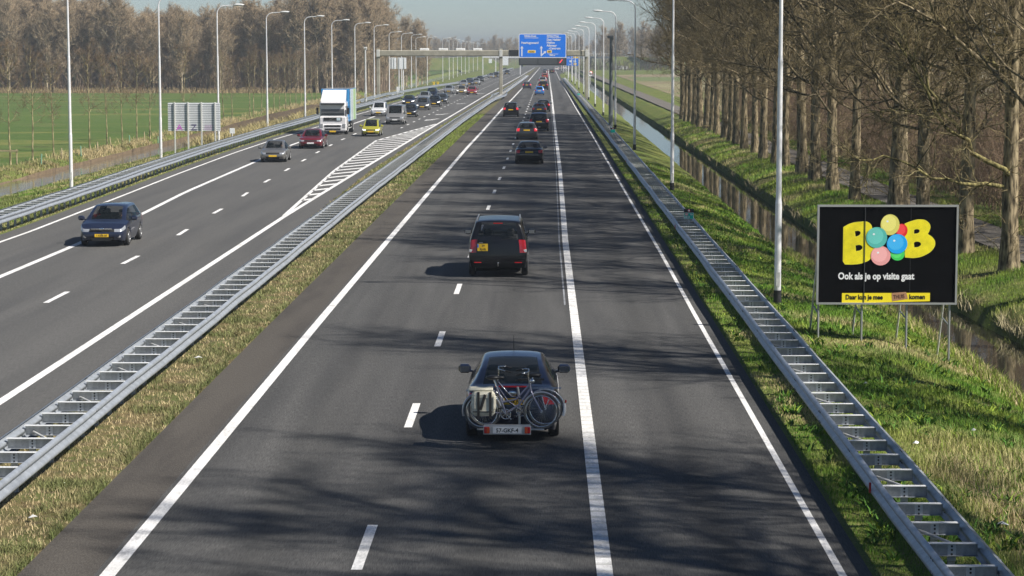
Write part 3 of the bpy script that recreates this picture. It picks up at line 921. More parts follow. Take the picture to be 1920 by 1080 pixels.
b = MB(); b.lathe((0, 0, z), [(0, 0), (.42, 0), (.42, .03)], 'Y', 24); b.build('rim', mat('sign_red', (.6, .02, .04), .4), r)
b = MB(); b.lathe((0, -.01, z), [(0, 0), (.3, 0), (.3, .008)], 'Y', 24); b.build('disc', M_SIGNW, r)
b = MB(); b.box((0, -.0, z - .62), (.7, .03, .3)); b.build('plate', M_SIGNW, r)
b = MB(); b.tube([(0, .05, -.2), (0, .05, z + .3)], .05, 8); b.build('post', M_POLE, r)

# ------------------------------------------------------------------ billboard
YP = 58.0
f = YP / FPX
px0, px1, pyt, pyb = 1537.0, 1793.5, 386.0, 566.5
xl, xr = (px0 - 1020) * f, (px1 - 1020) * f
zt, zb = CAM_H - (pyt - 96) * f, CAM_H - (pyb - 96) * f
W_, H_ = xr - xl, zt - zb
bb = tag(empty('billboard', ((xl + xr) / 2, YP, float(terrain((xl + xr) / 2, YP)))), 'black billboard with yellow letters and balloons standing on the right verge', 'billboard')
oz = bb.location.z
BX = lambda px: (px - 1020) * f - bb.location.x
BZ = lambda py: CAM_H - (py - 96) * f - oz
M_BB = mat('poster_black', (.003, .003, .0035), .7, noise=.4, scale=2, spec=.05)
M_FR = mat('billboard_frame', (.50, .50, .50), .4, .6)
b = MB(); b.box((0, .03, (BZ(pyt) + BZ(pyb)) / 2), (W_, .05, H_)); b.build('panel', M_BB, bb)
b = MB()
t = .05
b.box((0, .02, BZ(pyt) + t / 2), (W_ + 2 * t, .1, t)); b.box((0, .02, BZ(pyb) - t / 2), (W_ + 2 * t, .1, t))
for s in (-1, 1): b.box((s * (W_ / 2 + t / 2), .02, (BZ(pyt) + BZ(pyb)) / 2), (t, .1, H_ - .004))
b.build('frame', M_FR, bb)
# crop of the poster: scale 1251/220 from (1560, 390)
KX = lambda c: BX(1560 + c * 220 / 1251.0)
KZ = lambda c: BZ(390 + c * 190 / 1080.0)
M_YEL = mat('poster_yellow', (.86, .74, .01), .6, noise=.14, scale=5)
M_YED = mat('poster_yellow_edge', (.92, .84, .10), .6)
def outline(pts, nm, m, y, grow=0.0):
    c = bpy.data.curves.new(nm, 'CURVE'); c.dimensions = '2D'; c.fill_mode = 'BOTH'; c.materials.append(m); c.offset = grow
    for loop in pts:
        s = c.splines.new('BEZIER'); s.bezier_points.add(len(loop) - 1); s.use_cyclic_u = True
        for bp, (px, py, h) in zip(s.bezier_points, loop):
            bp.co = (KX(px), KZ(py), 0); bp.handle_left_type = bp.handle_right_type = ('AUTO' if h else 'VECTOR')
    s_ = as_mesh(nm, c); s_.parent = bb; s_.location = (0, y, 0); s_.rotation_euler = (PI / 2, 0, 0)
    return s_
B1 = [[(128, 196, 0), (200, 158, 1), (300, 140, 1), (385, 143, 1), (425, 185, 1), (420, 250, 1), (395, 320, 0), (440, 380, 1), (455, 450, 1), (420, 530, 1), (340, 575, 1), (240, 592, 1), (150, 592, 0), (128, 560, 0)],
      [(245, 236, 0), (290, 232, 1), (312, 250, 1), (300, 280, 1), (255, 300, 0)], [(255, 388, 0), (312, 384, 1), (336, 412, 1), (318, 440, 1), (262, 455, 0)]]
B2 = [[(780, 158, 0), (860, 128, 1), (940, 114, 1), (1010, 130, 1), (1048, 180, 1), (1040, 230, 1), (1022, 268, 0), (1080, 310, 1), (1104, 365, 1), (1080, 430, 1), (1000, 490, 1), (900, 520, 1), (790, 516, 0)],
      [(876, 222, 0), (905, 212, 1), (940, 228, 1), (930, 255, 1), (876, 268, 0)], [(876, 358, 0), (910, 345, 1), (958, 372, 1), (940, 402, 1), (882, 414, 0)]]
for Bq in (B1, B2):
    outline(Bq, 'letter', M_YEL, -.004)
    outline(Bq, 'letter_edge', M_YED, -.002, .008)
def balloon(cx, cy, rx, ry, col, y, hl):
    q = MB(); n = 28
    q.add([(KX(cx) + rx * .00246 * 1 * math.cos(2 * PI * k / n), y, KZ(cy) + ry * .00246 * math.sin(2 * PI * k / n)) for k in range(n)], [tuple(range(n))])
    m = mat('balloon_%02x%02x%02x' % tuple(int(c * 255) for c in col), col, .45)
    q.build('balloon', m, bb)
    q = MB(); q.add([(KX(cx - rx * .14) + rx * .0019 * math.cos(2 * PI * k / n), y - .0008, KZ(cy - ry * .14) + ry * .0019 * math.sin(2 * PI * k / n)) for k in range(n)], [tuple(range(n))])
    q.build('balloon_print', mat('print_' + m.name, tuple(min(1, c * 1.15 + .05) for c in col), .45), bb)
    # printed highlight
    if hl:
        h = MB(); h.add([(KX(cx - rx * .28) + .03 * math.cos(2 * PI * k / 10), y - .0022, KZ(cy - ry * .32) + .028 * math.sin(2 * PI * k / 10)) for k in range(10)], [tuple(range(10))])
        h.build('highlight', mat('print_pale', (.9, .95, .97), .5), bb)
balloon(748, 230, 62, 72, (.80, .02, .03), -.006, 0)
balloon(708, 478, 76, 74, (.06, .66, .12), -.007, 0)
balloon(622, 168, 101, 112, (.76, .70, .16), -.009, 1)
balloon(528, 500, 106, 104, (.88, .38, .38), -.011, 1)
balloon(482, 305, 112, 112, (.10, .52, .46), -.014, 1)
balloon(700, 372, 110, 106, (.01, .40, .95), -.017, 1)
text('Ook als je op visite gaat', .2475, M_SIGNW, bb, (KX(77), -.006, KZ(752)), bold=.034, sx=.83)
b = MB(); b.add([(KX(122), -.004, KZ(1012)), (KX(1062), -.004, KZ(988)), (KX(1062), -.004, KZ(898)), (KX(122), -.004, KZ(902))], [(0, 1, 2, 3)])
b.build('yellow_strip', mat('strip_yellow', (.92, .74, .02), .45), bb)
text('Daar kun je mee', .175, M_SIGNK, bb, (KX(160), -.009, KZ(968)), bold=.034, sx=.83); text('komen', .175, M_SIGNK, bb, (KX(840), -.009, KZ(964)), bold=.034, sx=.86)
b = MB(); b.add([(KX(660), -.008, KZ(988)), (KX(828), -.008, KZ(962)), (KX(806), -.008, KZ(888)), (KX(652), -.008, KZ(900))], [(0, 1, 2, 3)])
b.build('cardboard_tag', mat('tag_brown', (.42, .22, .12), .7), bb)
text('THUIS', .15, mat('tag_ink', (.09, .03, .02), .7), bb, (KX(672), -.012, KZ(964)), rot=(PI / 2, -.09, 0), bold=.012, sx=.72)
b = MB()
for c in (357, 845): b.box((KX(c), -.0115 if c < 400 else .003, (BZ(pyt) + BZ(pyb)) / 2), (.016 if c < 400 else .006, .019 if c < 400 else .01, H_ - .01))
b.build('panel_seam', mat('seam_grey', (.05, .055, .06), .5), bb)
M_LEG = mat('billboard_leg', (.33, .34, .35), .45, .5)
for (fx_, fy_, bx_, by_) in [(1538, 635, 1526, 612), (1619.6, 656.5, 1595, 632), (1704, 677, 1673, 653), (1784.6, 691, 1753, 670)]:
    X = BX(fx_); gz = float(terrain(X + bb.location.x, YP)) - oz
    b = MB(); b.tube([(X, .07, gz - .2), (X, .07, BZ(pyt) - .1)], .03, 8)
    b.build('front_leg', M_LEG, bb)
    X2 = X - .02
    gz2 = float(terrain(X2 + bb.location.x, YP + 1.5)) - oz
    b = MB(); b.tube([(X2, .10, BZ(470)), (X2 , 1.75, gz2 - .2)], .028, 8); b.build('rear_leg', M_STEELD, bb)
    zz = gz + .55 * (BZ(pyb) - gz)
    b = MB(); b.tube([(X, .1, zz + .12), (X2, .95, zz + .22)], .02, 6); b.build('strut', M_LEG, bb)
# ------------------------------------------------------------------ vehicles
def glass_mat(name, col, alpha, rough=.02):
    m = bpy.data.materials.new(name); m.use_nodes = True
    b = m.node_tree.nodes['Principled BSDF']
    b.inputs['Base Color'].default_value = tuple(col) + (1,); b.inputs['Roughness'].default_value = rough
    b.inputs['Alpha'].default_value = alpha; b.inputs['Specular IOR Level'].default_value = .6
    return m
M_GLASS = glass_mat('tinted_glass', (.008, .011, .012), .66)
M_GLASSC = glass_mat('clear_glass', (.012, .016, .017), .38)
M_HEAD = mat('headlight_glass', (.42, .44, .47), .12, .4, coat=1)
M_TAIL = mat('taillight_red', (.42, .008, .012), .15, coat=1)
M_TAILLIT = mat('taillight_lit', (.5, .01, .02), .15, coat=1, emit=(1, .05, .06, .35))
M_HEADLIT = mat('headlight_lit', (.8, .8, .8), .12, emit=(1, .98, .92, .7))
M_GRILLE = mat('grille_black', (.012, .012, .012), .5)
M_TRIM = mat('bumper_trim', (.011, .011, .012), .6, spec=.25)
M_PLY = mat('plate_yellow', (.80, .50, .02), .4)
M_PLW = mat('plate_white', (.75, .75, .75), .4)
M_RIM = mat('alloy_rim', (.45, .45, .46), .35, .8)
M_SEAT = mat('seat_cloth', (.030, .030, .032), .85)
M_CHROME = mat('chrome', (.7, .7, .7), .12, 1.0)
M_MIRROR = mat('mirror_glass', (.5, .55, .6), .03, 1.0)
def paint(name, col, metal=.0, rough=.28):
    dark = max(col) < .03
    return mat('paint_' + name, col, rough, metal, coat=.45 if dark else .9, spec=.25 if dark else .5)

def spec(L, W, H, wb, wr, kind, **k):
    h, r, f = W / 2, -L / 2, L / 2
    S = dict(L=L, W=W, H=H, wb=wb, wr=wr, zs=.21, bul=.07, cf=.92, cfr=.84, cff=.68, cw=.35, roof_dr=.07, sh=.02, black=False, ry=[.10, .0, .03, .10, .45], fy=[.12, .0, .02, .10, .2], rowz=None)
    if kind == 'hatch':
        b = .66 * H
        S['st'] = [(r, b, H * .935, h * .93, h * .66), (r + .72, b, H * .985, h * .985, h * .69), (-.1, b * .97, H, h, h * .70), (.30, b * .95, H * .975, h, h * .69), (.78, b * .94, H * .83, h * .995, h * .76),
                   (1.18, b * .93, b * .985, h * .985, h * .83), (f - .42, b * .84, b * .885, h * .95, h * .76), (f, b * .70, b * .76, h * .84, h * .66)]
        S['ws'] = (.30, 1.18); S['rw'] = None; S['caprw'] = True; S['sg'] = (r + .72, 1.18)
    elif kind in ('sedan', 'fast'):
        b = .645 * H
        d = 1.0 if kind == 'sedan' else .42
        e = .66 if kind == 'sedan' else 1.05
        S['st'] = [(r, b * 1.0, b * 1.06, h * .90, h * .74), (r + .22, b * 1.02, b * 1.10, h * .96, h * .80), (r + d, b * 1.02, b * 1.12, h * .985, h * .80), (r + d + e * .55, b * 1.0, H * .90, h * .99, h * .71), (r + d + e, b * .99, H * .975, h, h * .66),
                   (-.05, b * .98, H, h, h * .67), (.32, b * .965, H * .97, h, h * .665), (.82, b * .95, H * .82, h * .995, h * .75), (1.22, b * .94, b * .99, h * .985, h * .82), (f - .42, b * .86, b * .90, h * .95, h * .76), (f, b * .72, b * .78, h * .84, h * .66)]
        S['ws'] = (.32, 1.22); S['rw'] = (r + d, r + d + e); S['caprw'] = False; S['sg'] = (r + d + e * .55, 1.22)
        S['ry'] = [.12, .0, .03, .08, .14]
    elif kind == 'estate':
        b = .645 * H
        S['st'] = [(r, b, H * .955, h * .93, h * .66), (r + .55, b, H * .985, h * .98, h * .69), (-.3, b * .98, H, h, h * .70), (.32, b * .965, H * .97, h, h * .69), (.82, b * .95, H * .82, h * .995, h * .76), (1.22, b * .94, b * .99, h * .985, h * .82),
                   (f - .42, b * .86, b * .90, h * .95, h * .76), (f, b * .72, b * .78, h * .84, h * .66)]
        S['ws'] = (.32, 1.22); S['rw'] = None; S['caprw'] = True; S['sg'] = (r + .55, 1.22); S['ry'] = [.10, .0, .03, .08, .34]
    elif kind == 'suv':
        b = .645 * H
        S['st'] = [(r, b, H * .975, h * .95, h * .74), (r + .5, b, H * .99, h * .99, h * .77), (-.2, b * .99, H, h, h * .78), (.42, b * .98, H * .975, h, h * .77), (.80, b * .97, H * .86, h, h * .80), (1.08, b * .96, b * 1.02, h * .99, h * .86),
                   (f - .4, b * .90, b * .95, h * .97, h * .84), (f, b * .80, b * .86, h * .90, h * .76)]
        S['ws'] = (.42, 1.08); S['rw'] = None; S['caprw'] = True; S['sg'] = (r + .5, 1.08); S['ry'] = [.10, .0, .02, .05, .17]; S['zs'] = .28; S['cw'] = .55; S['black'] = True; S['fy'] = [.1, 0, .02, .05, .12]
    elif kind == 'mpv':
        b = .60 * H
        S['st'] = [(r, b, H * .955, h * .94, h * .70), (r + .5, b, H * .99, h * .985, h * .73), (-.2, b * .97, H, h, h * .74), (.45, b * .95, H * .965, h, h * .72), (.98, b * .93, H * .80, h * .995, h * .78), (1.36, b * .92, b * .97, h * .98, h * .84),
                   (f - .36, b * .84, b * .88, h * .94, h * .76), (f, b * .70, b * .76, h * .85, h * .66)]
        S['ws'] = (.45, 1.36); S['rw'] = None; S['caprw'] = True; S['sg'] = (r + .5, 1.36); S['ry'] = [.10, .0, .02, .06, .26]
    elif kind == 'van':
        b = .57 * H
        S['st'] = [(r, b, H * .985, h * .96, h * .84), (r + .4, b, H * .995, h * .99, h * .86), (.2, b, H, h, h * .86), (.98, b * .99, H * .975, h, h * .85), (1.42, b * .96, H * .80, h, h * .86), (1.72, b * .92, b * .98, h * .985, h * .86),
                   (f - .3, b * .80, b * .86, h * .96, h * .80), (f, b * .68, b * .74, h * .90, h * .72)]
        S['ws'] = (.98, 1.72); S['rw'] = None; S['caprw'] = False; S['sg'] = (.98, 1.72); S['ry'] = [.08, 0, .01, .02, .08]; S['zs'] = .26; S['cw'] = .5; S['fy'] = [.1, 0, .03, .1, .2]
    S.update(k)
    return S

def car_shell(S):
    L, W = S['L'], S['W']
    st = [list(x) for x in S['st']]
    ys0 = [x[0] for x in st]
    zm = S.get('zm', .515 * S['H'])
    ya, yb = -S['wb'] / 2 + S['sh'], S['wb'] / 2 + S['sh']
    Rr = S['wr'] + .055
    need = []
    for c in (ya, yb):
        for k in (-1.02, -.74, 0, .74, 1.02): need.append(c + k * Rr)
    ys = list(ys0)
    for y in need:
        if y > ys0[0] + .1 and y < ys0[-1] - .1 and min(abs(y - q) for q in ys) > .035: ys.append(y)
    ys = sorted(ys)
    arr = np.array(st)
    it = lambda k, y: float(np.interp(y, arr[:, 0], arr[:, k]))
    def sill(y):
        z = S['zs']
        for c in (ya, yb):
            t = abs(y - c) / Rr
            if t < 1.0: z = max(z, S['wr'] + Rr * math.sqrt(max(0, 1 - t * t)) * 1.02)
        return z
    V, Fc, M = [], [], []
    n = len(ys)
    for i, y in enumerate(ys):
        zb, zt, hb, ht = (it(k, y) for k in (1, 2, 3, 4))
        zs = sill(y)
        if i in (0, n - 1): zs = S['zs'] + .04
        m = max(min(zm, zb - .10), zs + .07)
        if m > zb - .03: m = zb - .03
        p1 = zs + .4 * (m - zs)
        roof = zt > zb + .2
        dr = S['roof_dr'] if roof else .025
        z4 = max(zt - dr, zb + .012)
        P = [(hb * .93, zs), (hb * .995, p1), (hb * 1.012, m), (hb * .972, zb), (ht, z4), (ht * S['cf'], zt - .008), (0, zt + (.02 if roof else .012))]
        o = [0] * 7
        if i == 0: o = [S['ry'][j] for j in range(5)] + [S['ry'][4] - .02, S['ry'][4] - .03]
        if i == n - 1: o = [-S['fy'][j] for j in range(5)] + [-S['fy'][4] + .05, -S['fy'][4] + S['bul']]
        for s, seq in ((1, range(7)), (-1, range(5, -1, -1))):
            for j in seq: V.append((s * P[j][0], y + o[j], P[j][1]))
    inr = lambda y0, y1, r: r is not None and y0 >= r[0] - .01 and y1 <= r[1] + .01
    for i in range(n - 1):
        y0, y1 = ys[i], ys[i + 1]
        for j in range(12):
            a, b = i * 13 + j, i * 13 + j + 1
            row = j if j < 6 else 11 - j
            side = 0 if j < 6 else 1
            t = 0
            if row == 5 and inr(y0, y1, S['ws']): t = 1
            elif row == 5 and inr(y0, y1, S['rw']): t = 2
            elif row == 3 and inr(y0, y1, S['sg']): t = 3 + side
            elif row == 2 and i == 0 and S.get('tl_side', True): t = 7 + side
            elif row == 2 and i == n - 2 and S.get('hl_side', True): t = 5 + side
            elif row == 0 and S['black']: t = 10
            Fc.append((a, b, b + 13, a + 13)); M.append(t)
    for end in (0, 1):
        base = 0 if end == 0 else (n - 1) * 13
        cf = S['cfr'] if end == 0 else S['cff']
        grid = []
        for j in range(4):
            pr, pl = V[base + j], V[base + 12 - j]
            sg = -1 if end == 0 else 1
            row = [base + j]
            for fx, bu in ((cf, .55), (0, 1), (-cf, .55)):
                row.append(len(V)); V.append((pr[0] * fx, pr[1] + sg * S['bul'] * bu, pr[2]))
            row.append(base + 12 - j); grid.append(row)
        grid.append([base + 4, base + 5, base + 6, base + 7, base + 8])
        for j in range(4):
            for c in range(4):
                q = (grid[j][c], grid[j][c + 1], grid[j + 1][c + 1], grid[j + 1][c])
                t = 0
                outer = c in (0, 3); side = 0 if c == 0 else 1
                if end == 0:
                    if j == 3 and S['caprw'] and not outer: t = 2
                    if j == 2 and outer: t = 7 + side
                    if j == 0 and S['black']: t = 10
                else:
                    if j == 2 and outer: t = 5 + side
                    if j == 2 and not outer and S.get('grille', True): t = 9
                    if j == 0 and not outer: t = 10
                    if j == 0 and S['black']: t = 10
                Fc.append(q if end == 0 else tuple(reversed(q))); M.append(t)
    me = bpy.data.meshes.new('shell')
    me.from_pydata(V, [], Fc)
    me.polygons.foreach_set('material_index', M)
    for _ in range(11): me.materials.append(None)
    # creases: belt line, roof edge, cap outlines
    cr = me.attributes.new('crease_edge', 'FLOAT', 'EDGE')
    ring = lambda v: (v // 13, v % 13) if v < n * 13 else (-1, -1)
    for e in me.edges:
        (i0, j0), (i1, j1) = ring(e.vertices[0]), ring(e.vertices[1])
        v = 0
        if i0 >= 0 and i1 >= 0:
            if j0 == j1 and j0 in (3, 9): v = S['cw']
            if j0 == j1 and j0 in (4, 8): v = S['cw'] * .8
            if i0 == i1 and i0 in (0, n - 1): v = S['cw'] * .7
        cr.data[e.index].value = v
    import bmesh
    bm = bmesh.new(); bm.from_mesh(me); bmesh.ops.recalc_face_normals(bm, faces=bm.faces); bm.to_mesh(me); bm.free()
    o = bpy.data.objects.new('shell', me); COL.objects.link(o)
    md = o.modifiers.new('s', 'SUBSURF'); md.levels = 2; md.render_levels = 2
    out = evaluated(o)
    bpy.data.objects.remove(o); 
    return out
def split(me):
    nv = len(me.vertices)
    v = np.zeros(nv * 3, dtype=np.float32); me.vertices.foreach_get('co', v); v = v.reshape(-1, 3)
    np_ = len(me.polygons)
    f = np.zeros(np_ * 4, dtype=np.int32); me.polygons.foreach_get('vertices', f); f = f.reshape(-1, 4)
    m = np.zeros(np_, dtype=np.int32); me.polygons.foreach_get('material_index', m)
    out = {}
    groups = {k: (m == k) for k in range(1, 10)}
    groups[0] = (m == 0) | (m == 10)
    for k, sel in groups.items():
        if not sel.any(): continue
        ff = f[sel]; u, inv = np.unique(ff, return_inverse=True)
        out[k] = (v[u], inv.reshape(-1, 4), (m[sel] == 10).astype(np.int32))
    return out
SLOT = {1: ('windscreen', M_GLASS), 2: ('rear_window', M_GLASS), 3: ('side_window', M_GLASS), 4: ('side_window', M_GLASS), 5: ('headlight', M_HEAD), 6: ('headlight', M_HEAD), 7: ('taillight', M_TAIL), 8: ('taillight', M_TAIL), 9: ('grille', M_GRILLE)}
CACHE = {}
def wheel_mesh(wr, wd=.2):
    b = MB(); b.lathe((0, 0, 0), [(wr * .64, -wd * .5), (wr * .9, -wd * .52), (wr * .985, -wd * .42), (wr, -wd * .2), (wr, wd * .2), (wr * .985, wd * .42), (wr * .9, wd * .52), (wr * .64, wd * .5)], 'X', 28)
    b.lathe((0, 0, 0), [(0, -wd * .3), (wr * .66, -wd * .3)], 'X', 20); b.lathe((0, 0, 0), [(0, wd * .3), (wr * .66, wd * .3)], 'X', 20)
    t = b.mesh('wheel', M_RUBBER)
    b = MB(); b.ring((wd * .47, 0, 0), wr * .62, wr * .05, 'X', 26, 6); b.ring((-wd * .47, 0, 0), wr * .62, wr * .05, 'X', 26, 6)
    for s in (-1, 1):
        for k in range(5):
            a = 2 * PI * k / 5 + .3
            M = Matrix.Rotation(a, 3, 'X')
            b.box(M @ Vector((s * wd * .44, 0, wr * .34)), (.03, wr * .17, wr * .56), 0, M)
        b.lathe((s * wd * .46, 0, 0), [(0, s * .012), (wr * .16, s * .012), (wr * .18, 0)], 'X', 14)
    return t, b.mesh('rim', M_RIM)
def mirror_mesh(s):
    b = MB(); b.box((s * .12, 0, .02), (.25, .13, .18), bev=.05); b.box((s * .01, .0, -.03), (.1, .05, .04), 0); return b
SEAT = None
def seat_mesh():
    b = MB(); b.box((0, 0, .12), (.5, .5, .16), bev=.05)
    b.box((0, -.28, .45), (.5, .14, .62), 0, Matrix.Rotation(-.2, 3, 'X'), bev=.06); b.box((0, -.36, .86), (.26, .1, .2), bev=.05)
    return b.mesh('seat', M_SEAT)
def make_car(name, S, key, pm, label, cat, X, Y, rz, group, lit=(0, 0), plate='rear', plates=(M_PLY, M_PLY), clear=False, detail=2, trim=None, wheelbase_ref=None, text_front=None, text_rear=None, body_label=None, rim_m=None):
    """X, Y: ground point under the middle of the axle nearest the viewer"""
    global SEAT
    if key not in CACHE: CACHE[key] = (split(car_shell(S)), wheel_mesh(S['wr']))
    parts, (wt, wrim) = CACHE[key]
    dy = S['wb'] / 2
    o = Vector((0, dy - S['sh'] if rz == 0 else dy + S['sh'], 0))
    r = tag(empty(name, (X, Y + o.y, 0), PI * (rz != 0) + (rz if abs(rz) < 1 else 0)), label, cat, group)
    if rz != 0: r.rotation_euler = (0, 0, rz)
    trim = trim or M_TRIM
    for k, (v, f, tm) in sorted(parts.items()):
        if k == 0:
            link('body', np_mesh('body', v, f, [pm, trim], True, fm=tm), r)
        else:
            nm, mm = SLOT[k]
            if nm == 'taillight' and lit[0]: mm = M_TAILLIT
            if nm == 'headlight' and lit[1]: mm = M_HEADLIT
            if clear and k <= 4: mm = M_GLASSC
            ck = (key, k, mm.name)
            if ck not in CACHE: CACHE[ck] = np_mesh(nm, v, f, mm, True)
            link(nm, CACHE[ck], r)
    W, L, H = S['W'], S['L'], S['H']
    for sx in (-1, 1):
        for sy in (-1, 1):
            w = link('wheel', wt, r, (sx * (W / 2 - .115), sy * S['wb'] / 2 + S['sh'], S['wr']))
            if detail >= 1: link('rim', wrim, w)
    ck = ('under', key)
    if ck not in CACHE:
        b = MB(); b.box((0, 0, .40), (W - .50, L - .55, .40))
        for sy in (-1, 1):
            b.box((0, sy * S['wb'] / 2 + S['sh'], S['wr'] + .17), (W - .12, S['wr'] * 2 + .1, .30)) if False else None
        CACHE[ck] = b.mesh('underbody', M_DARK)
    link('underbody', CACHE[ck], r)
    ym = S['ws'][1] - .32
    zbm = float(np.interp(ym, [x[0] for x in S['st']], [x[1] for x in S['st']]))
    for s in (-1, 1):
        b = mirror_mesh(s)
        q = b.build('mirror', pm if detail else M_BLACK, r, (s * (W / 2 - .02), ym, zbm + .06))
        if detail >= 1:
            g = MB(); g.box((s * .12, -.066, .02), (.20, .012, .13), bev=.005); g.build('mirror_glass', M_MIRROR, q)
    # number plates
    zpr = S.get('zpr', S['st'][0][1] - .16)
    for which, zz, yy, pmx in (('rear', zpr, -L / 2 + S.get('ypr', S['ry'][2] - S['bul'] - .0), plates[1]), ('front', S.get('zpf', .44), L / 2 + S['bul'] - .035, plates[0])):
        if pmx is None: continue
        b = MB(); b.box((0, 0, 0), S.get('psz', (.52, .02, .115))); pl = b.build('number_plate', pmx, r, (0, yy, zz))
        tt = text_rear if which == 'rear' else text_front
        if tt:
            text(tt, .105, M_SIGNK, pl, (0, -.012 if which == 'rear' else .012, -.038), rot=(PI / 2, 0, 0 if which == 'rear' else PI), bold=.02, align='CENTER')
    if detail >= 2:
        if SEAT is None: SEAT = seat_mesh()
        for (sx, sy) in ((-.38, .05), (.38, .05), (-.38, -.8), (.38, -.8)):
            link('seat', SEAT, r, (sx, sy + (.1 if S['H'] > 1.6 else 0), .26 + (S['H'] - 1.45) * .5))
        b = MB(); b.box((0, S['ws'][1] - .28, S['st'][-3][1] - .10), (W - .36, .4, .2), bev=.05); b.build('dashboard', M_SEAT, r)
        b = MB(); b.ring((0, 0, 0), .18, .014, 'Y', 18, 6)
        b.build('steering_wheel', M_BLACK, r, (-.37, S['ws'][1] - .58, zbm + .0), (-.35, 0, 0))
    return r
OUT, INB = 'cars heading away on the right carriageway', 'oncoming cars on the left carriageway'
P_BLACK = paint('black', (.006, .006, .0075)); P_NAVY = paint('navy', (.016, .023, .052), .3); P_DBLUE = paint('night_blue', (.008, .012, .03), .2)
P_GREY = paint('grey', (.21, .205, .195), .5); P_DGREY = paint('dark_grey', (.045, .047, .05), .4); P_RED = paint('dark_red', (.16, .008, .014), .25); P_SILVER = paint('silver', (.42, .43, .44), .6)
P_WHITE = paint('white', (.62, .63, .64)); P_LIME = paint('yellow_green', (.36, .34, .035), .1); P_BEIGE = paint('beige', (.40, .36, .28), .4); P_BLUE = paint('blue', (.03, .19, .55), .1); P_RED2 = paint('red', (.24, .015, .018))
P_GREYL = paint('light_grey', (.27, .265, .26), .4)
P_BLUE2 = paint('blue_grey', (.03, .04, .085), .3); P_GREY2 = paint('mid_grey', (.10, .105, .11), .5)
S_FAST = spec(4.35, 1.80, 1.47, 2.62, .32, 'fast', zpr=.80)
S_LR = spec(4.85, 1.96, 1.88, 2.89, .37, 'suv', zm=.80, cfr=.89, tl_side=False, zpr=.93, psz=(.01, .01, .01))
S_SED = spec(5.0, 1.88, 1.45, 2.94, .34, 'sedan', zpr=.80)
S_SED2 = spec(4.45, 1.75, 1.43, 2.64, .31, 'sedan')
S_EST = spec(4.7, 1.82, 1.45, 2.8, .33, 'estate', zpr=.82)
S_CUV = spec(4.55, 1.88, 1.68, 2.65, .36, 'suv', ry=[.1, 0, .04, .12, .42], zpr=.9)
S_HAT = spec(4.15, 1.74, 1.46, 2.55, .31, 'hatch')
S_FOC = spec(4.4, 1.82, 1.49, 2.65, .325, 'hatch', cw=.4)
S_MPV = spec(4.3, 1.80, 1.62, 2.68, .32, 'mpv')
S_SML = spec(3.6, 1.63, 1.50, 2.4, .29, 'mpv')
S_VAN = spec(4.8, 1.90, 1.95, 3.1, .33, 'van', zpf=.50)

def at_out(px, py): return G(px, py, 0)
# --- dark fastback with the bicycle rack
x, y = G(961, 821, 0)
car = make_car('parked_car' if False else 'fastback_car', S_FAST, 'fast', P_DBLUE, 'dark blue-black fastback car carrying a bicycle rack on its tail, nearest in the carriageway', 'car', x, y + .32, 0, OUT, plates=(M_PLY, M_PLY), text_rear='57-GKF-4')
b = MB(); b.tube([(0, .25, 1.46), (.0, .08, 1.76)], [.008, .004], 6); b.build('antenna', M_BLACK, car)
b = MB(); b.box((-.02, 0, 0), (.62, .03, .035), bev=.01); b.build('brake_light', M_TAIL, car, (0, -2.02, 1.05))
b = MB(); b.tube([(.0, 0, 0), (.55, -.0, .03)], .014, 6); b.box((.3, -.01, .02), (.5, .02, .035)); b.build('rear_wiper', M_BLACK, car, (.05, -1.74, 1.13))
b = MB(); b.ell((0, 0, 0), (.1, .012, .05), 0, 14, 6); b.build('badge', M_CHROME, car, (0, -2.2, .95))
CARY = car.location.y - S_FAST['L'] / 2

# --- bicycle rack, bicycles, pannier
M_ALU = mat('rack_aluminium', (.62, .63, .64), .3, .7)
M_ORANGE = mat('lamp_orange', (.55, .07, .015), .25, coat=1)
RX, RY = G(956, 847, 0)
RY = CARY - .62
rack = tag(empty('bicycle_rack', (x - .02, RY, .34)), 'aluminium towbar bicycle rack with white number plate behind the dark fastback', 'bicycle rack')
rz = lambda v: v - .34
b = MB()
for yy in (-.0, .26): b.box((.0, yy, .03), (1.25, .055, .03), bev=.008)
b.box((0, .3, -.02), (.09, .75, .06), bev=.01)
b.build('rails', M_ALU, rack)
b = MB(); b.tube([(.16, .28, .0), (.16, .30, .55), (.13, .28, .78)], .022, 8); b.build('clamp_arm', M_ALU, rack)
b = MB(); b.tube([(0, .45, -.02), (0, .75, -.04)], .03, 8); b.build('tow_bar', M_BLACK, rack)
lb = empty('light_board', (-.06, -.2, .05)); lb.parent = rack
b = MB(); b.box((0, 0, 0), (.88, .025, .17), bev=.008); b.box((0, .05, .085), (.86, .1, .015)); b.build('board', M_ALU, lb)
for s in (-1, 1):
    b = MB(); b.box((s * .375, -.022, 0), (.105, .03, .125), 0, bev=.012); b.box((s * .352, -.039, .0), (.05, .006, .11), 1); b.build('taillight', [M_TAIL, M_ORANGE], lb)
b = MB(); b.box((-.0, -.018, 0), (.53, .012, .118)); b.build('number_plate', M_PLW, lb)
text('57-GKF-4', .105, M_SIGNK, lb, (0, -.026, -.038), bold=.022, align='CENTER', sx=.98)

